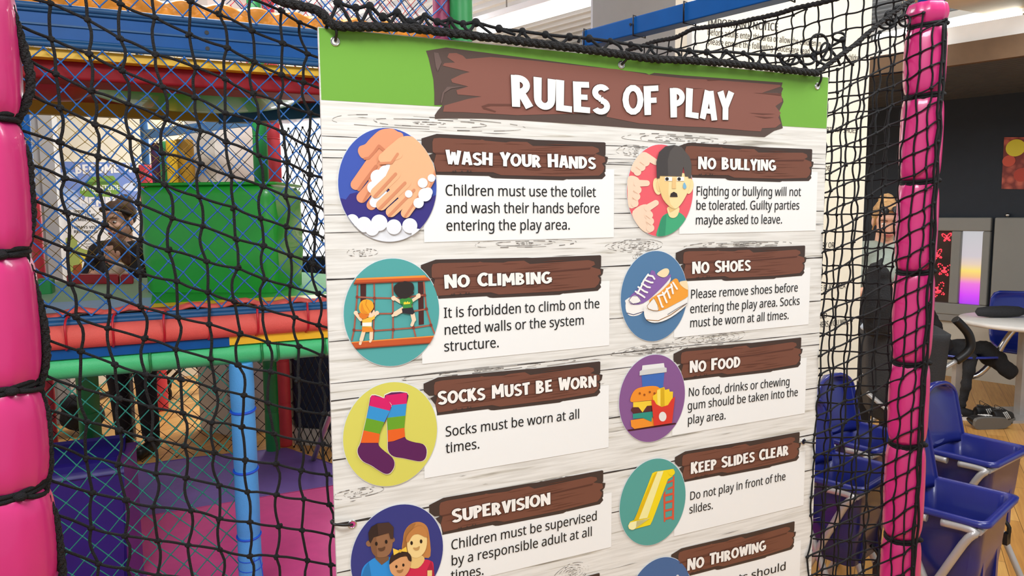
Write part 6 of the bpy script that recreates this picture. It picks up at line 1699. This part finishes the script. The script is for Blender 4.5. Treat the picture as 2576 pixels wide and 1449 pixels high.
def gcomic(tx, a, e, cap):
    st, en = BPs(*a), BPs(*e); comic(g, tx, st, en, BPs(a[0], a[1] - cap)[1] - st[1], 8, 1.0, 'f8f8f6', '6b6f8a')
gcomic('BECOME A', (190, 438), (332, 434), 24); gcomic('MEMBER', (200, 520), (318, 518), 24)
gp('ADVENTURE', (206, 480), (302, 478), 13, 'f6f6f0', 40); gp('WORLD', (232, 489), (280, 488), 7, 'f6f6f0', 30)
for tx, x0, x1, y, c_ in (('Upgrade to a', 186, 228, 534, 9), ('FULL TIME', 184, 240, 545, 10), ('MEMBERSHIP', 180, 250, 556, 10), ('TODAYS VISIT', 180, 250, 575, 9), ('REFUNDED', 186, 246, 586, 9)): gp(tx, (x0, y), (x1, y), c_ * .75, '33332c', 25)
for tx, x0, x1, y in (('Ask the', 212, 238, 600), ('admissions', 208, 252, 608), ('team for', 212, 248, 616), ('details!', 216, 246, 623)): gp(tx, (x0, y), (x1, y), 6, '55554c', 12)
s, z = BPs(230, 611); g.poly([(s + .115 * math.cos(t), z + .07 * math.sin(t)) for t in [2 * math.pi * i / 24 for i in range(24)]], ink('fbfbf8'), 6)
g.poly([BPs(*p) for p in ((165, 600), (180, 590), (205, 620), (260, 640), (345, 640), (352, 692), (160, 692))], ink('a8b860'), 2)
g.poly([BPs(*p) for p in ((200, 640), (228, 635), (232, 670), (202, 672))], ink('e6d23a'), 4); g.poly([BPs(*p) for p in ((184, 668), (205, 664), (206, 690), (184, 690))], ink('9a4a28'), 4); g.poly([BPs(*p) for p in ((206, 655), (248, 650), (246, 688), (208, 690))], ink('f4f2ee'), 5)
g.done('poster_print', pst)
# ================================================================ people
M_skin = mk('skin', 'e2ae92', 0.55, var=0.05, scale=30)
M_skin2 = mk('skin_fair', 'efc0a4', 0.55, var=0.05, scale=30)
def sweep(a, b_, r0, r1): return ('c', a, b_, r0, r1)
def hand_parts(w, fwd, palm_n, side, s=1.0, curl=.5):
    """palm, four bent fingers of unequal length and a thumb leaving the side of the palm"""
    fwd = fwd.normalized(); palm_n = (palm_n - fwd * palm_n.dot(fwd)).normalized(); sd = fwd.cross(palm_n) * side
    P = [('e', w + fwd * .045 * s, (.042 * s, .022 * s, .048 * s), (sd, palm_n, fwd))]
    for i, (o, L) in enumerate(((-.030, .066), (-.010, .075), (.010, .070), (.029, .055))):
        a = w + fwd * .082 * s + sd * o * s
        m1_ = a + (fwd * math.cos(curl) + palm_n * math.sin(curl)) * L * .5 * s
        m2_ = m1_ + (fwd * math.cos(curl * 2.1) + palm_n * math.sin(curl * 2.1)) * L * .45 * s
        P += [sweep(a, m1_, .0098 * s, .0088 * s), sweep(m1_, m2_, .0088 * s, .0072 * s)]
    a = w + fwd * .03 * s - sd * .034 * s; b_ = a + (fwd * .7 - sd * .6 + palm_n * .35).normalized() * .04 * s; c = b_ + (fwd * .9 + palm_n * .4).normalized() * .03 * s
    P += [sweep(a, b_, .0125 * s, .0105 * s), sweep(b_, c, .0105 * s, .008 * s)]
    return P
def person(label, base, yaw, H, arms, head_pitch, head_yaw, top, trouser, hairc, skin, hair_up, lean=0.0, child=False):
    ca, sa = math.cos(yaw), math.sin(yaw)
    k = H / 1.66
    hk = k * (1.55 if child else 1)
    def W(x, y, z):                                         # x right, y forward, z up, in the person's own axes
        y2 = y + lean * max(0, z - .9)
        return base + V3((ca * x - sa * y2, sa * x + ca * y2, z)) * k
    def D(x, y, z): return V3((ca * x - sa * y, sa * x + ca * y, z))
    t = thing('person', label, 'person', base)
    hc_ = V3((0, .03, 1.53))
    cp, spn = math.cos(head_pitch), math.sin(head_pitch); cy, sy = math.cos(head_yaw), math.sin(head_yaw)
    def HD(x, y, z):                                        # head axes -> body axes
        y, z = y * cp + z * spn, -y * spn + z * cp
        return D(x * cy - y * sy, x * sy + y * cy, z)
    HC = W(hc_.x, hc_.y, hc_.z)
    def HP(x, y, z): return HC + HD(x, y, z) * hk
    hax = (HD(1, 0, 0), HD(0, 1, 0), HD(0, 0, 1))
    def he(x, y, z, rx, ry, rz): return ('e', HP(x, y, z), (rx * hk, ry * hk, rz * hk), hax)
    body = [he(0, -.005, .03, .075, .093, .092), he(0, .025, -.035, .060, .068, .075), he(0, .055, -.085, .030, .028, .024), he(0, .088, -.018, .013, .018, .028), he(0, .10, -.034, .014, .013, .012),
            he(.03, .07, -.02, .026, .022, .024), he(-.03, .07, -.02, .026, .022, .024), he(0, .078, .045, .055, .018, .022), he(0, .082, -.062, .024, .014, .012),
            he(.077, -.005, -.005, .010, .020, .032), he(-.077, -.005, -.005, .010, .020, .032)]
    body += [sweep(W(0, -.01, 1.30), HP(0, -.015, -.06), .056 * k, .052 * k)]
    body += [sweep(W(-.13, 0, 1.33), W(.13, 0, 1.33), .07 * k, .07 * k), ('e', W(0, 0, 1.18), (.15 * k, .10 * k, .20 * k), (D(1, 0, 0), D(0, 1, 0), Z)), ('e', W(0, 0, .98), (.145 * k, .11 * k, .16 * k), (D(1, 0, 0), D(0, 1, 0), Z))]
    for s in (-1, 1):
        body += [sweep(W(s * .085, 0, .88), W(s * .09, .02, .48), .082 * k, .055 * k), sweep(W(s * .09, .02, .48), W(s * .09, -.01, .09), .052 * k, .036 * k), sweep(W(s * .09, -.02, .045), W(s * .10, .15, .035), .036 * k, .030 * k)]
    sleeves = []
    for s, (el, wr, pn) in zip((-1, 1), arms):
        sh_ = W(s * .185, 0, 1.33); e_, w_ = W(*el), W(*wr)
        body += [sweep(sh_, e_, .048 * k, .038 * k), sweep(e_, w_, .037 * k, .026 * k)]
        body += hand_parts(w_, w_ - e_, D(*pn), s, k * (1 if not child else .9))
        sleeves.append((sh_, e_, w_))
    blob('body', skin, body, None, None, .0075 if not child else .006, None, 0, .1, t)
    g = [('e', W(0, 0, 1.19), (.175 * k, .125 * k, .21 * k), (D(1, 0, 0), D(0, 1, 0), Z)), ('e', W(0, 0, .98), (.170 * k, .132 * k, .16 * k), (D(1, 0, 0), D(0, 1, 0), Z)), sweep(W(-.15, 0, 1.325), W(.15, 0, 1.325), .081 * k, .081 * k), ('e', W(0, .045, 1.20), (.14 * k, .10 * k, .10 * k), (D(1, 0, 0), D(0, 1, 0), Z))]
    long_ = top[1]
    for sh_, e_, w_ in sleeves:
        g.append(sweep(sh_, e_ if long_ else sh_.lerp(e_, .72), .058 * k, .052 * k))
        if long_: g.append(sweep(e_, e_.lerp(w_, .93), .053 * k, .040 * k))
    blob(top[2], top[0], g, None, None, .011, None, .012, .07, t)
    g = []
    for s in (-1, 1): g += [sweep(W(s * .085, 0, .90), W(s * .092, .02, .48), .098 * k, .070 * k), sweep(W(s * .092, .02, .48), W(s * .092, -.01, .10), .068 * k, .055 * k)]
    g.append(('e', W(0, 0, .90), (.165 * k, .125 * k, .10 * k), (D(1, 0, 0), D(0, 1, 0), Z)))
    blob('trousers', trouser, g, None, None, .012, None, .01, .1, t)
    for s in (-1, 1):
        blob('shoe', M_black, [sweep(W(s * .09, -.03, .042), W(s * .105, .17, .038), .044 * k, .037 * k)], None, None, .01, None, 0, .1, t)
    hair = [he(0, -.030, .045, .085, .094, .090), he(0, .012, .092, .070, .068, .040)]
    for s in (-1, 1): hair += [he(s * .066, -.025, .03, .018, .05, .058)]
    if hair_up: hair += [he(0, -.075, .11, .05, .05, .05), sweep(HP(.066, .03, .05), HP(.080, .005, -.06), .011 * k, .006 * k), sweep(HP(-.066, .03, .05), HP(-.083, .005, -.07), .012 * k, .006 * k)]
    else: hair += [sweep(HP(0, -.07, .02), HP(0, -.07, -.10), .07 * hk, .05 * hk)]
    blob('hair', hairc, hair, None, None, .008, None, .012, .03, t)
    for s in (-1, 1):
        q = MB(); q.ball(HP(s * .031, .083, .008), (.0135 * hk, .008 * hk, .0075 * hk), 0, 12, 8, hax); q.ball(HP(s * .031, .0895, .006), (.0062 * hk, .004 * hk, .0062 * hk), 1, 10, 6, hax); q.build('eye', [ink('f0ebe4'), ink('2b211c')], t)
        q = MB(); q.tube(spline([HP(s * .014, .096, .030), HP(s * .032, .095, .036), HP(s * .050, .080, .030)], 3), .0042 * hk, 6); q.build('eyebrow', mk('brow_brown', '6b4a34', .8), t)
    q = MB(); q.tube(spline([HP(-.024, .088, -.063), HP(-.008, .0985, -.059), HP(0, .0985, -.061), HP(.008, .0985, -.059), HP(.024, .088, -.063)], 3), .005 * hk, 6); q.tube(spline([HP(-.020, .088, -.068), HP(0, .0975, -.071), HP(.020, .088, -.068)], 3), .0055 * hk, 6); q.build('lips', mk('lip_pink', 'b8665c', .5), t)
    return t, HP, W, D
# woman in a grey-green T-shirt behind the right post, looking down at her hands
wp = at_d(2211, 560, 4.75); wp.z = 0
pw, HPw, Ww, Dw = person('blonde woman in a grey-green T-shirt with sunglasses on her head, behind the netting', wp - V3((0, .05, 0)), math.radians(176), 1.655,
    [((-.21, .05, 1.06), (-.06, .27, 1.12), (.3, 0, 1)), ((.21, .05, 1.06), (.02, .30, 1.14), (-.3, 0, 1))], .30, -.22,
    (mk('sage_tshirt', '9fab9f', .85, var=.08, bump=.3, bscale=120), False, 'tshirt'), mk('dark_denim', '23252c', .8), mk('blonde_hair', 'b98f5c', .6, var=.3, scale=40), M_skin, True, .04)
q = MB(); hx_ = None
for s in (-1, 1):
    q.lathe([(.001, .006), (.026, .004), (.029, 0), (.026, -.003)], HPw(s * .034, .083, .098), (V3((1, 0, 0)), V3((0, .5, .86)).normalized(), V3((0, -.86, .5)).normalized()), 18)
q.tube([HPw(-.012, .095, .098), HPw(.012, .095, .098)], .003, 6)
for s in (-1, 1): q.tube([HPw(s * .06, .08, .098), HPw(s * .088, 0, .07), HPw(s * .086, -.05, .055)], .003, 6)
tag(q.build('sunglasses', M_black), 'black sunglasses pushed up on the head of the blonde woman', 'sunglasses')
# woman in a black jacket holding a child, beyond the lower deck
wl = at_d(312, 560, 4.85); wl.z = 0
pl_, HPl, Wl, Dl = person('woman in a black jacket and hair band carrying a child, beyond the lower deck', wl, math.radians(176), 1.70,
    [((-.25, .06, 1.06), (-.02, .24, 1.10), (.6, .3, .6)), ((.26, .05, 1.08), (.08, .25, 1.16), (-.6, .3, .6))], .16, -.15,
    (mk('black_jacket_cloth', '1d1e21', .8, var=.15, bump=.3, bscale=120), True, 'jacket'), mk('black_denim', '1c1d22', .8), mk('brown_hair', '4a3222', .6, var=.3, scale=40), M_skin2, True, .02)
q = MB(); q.tube(spline([HPl(-.086, -.01, .04), HPl(-.06, .075, .085), HPl(0, .098, .097), HPl(.06, .075, .085), HPl(.086, -.01, .04)], 5), .011, 8); q.build('hair_band', mk('dark_band', '3a342f', .8), pl_)
cb = Wl(-.09, .23, .69)
pc2, HPc, Wc, Dc = person('small brown-haired child held in the arms of the woman in the black jacket', cb, math.radians(120), .72,
    [((-.22, .16, 1.12), (-.10, .30, 1.22), (.4, 0, 1)), ((.22, .16, 1.12), (.10, .30, 1.22), (-.4, 0, 1))], .15, .2,
    (mk('cream_knit', 'd9cdb6', .9, var=.06, bump=.4, bscale=90), True, 'jumper'), mk('grey_joggers', '55565c', .85), mk('child_brown_hair', '5a3d28', .6, var=.3, scale=40), M_skin2, False, 0, True)
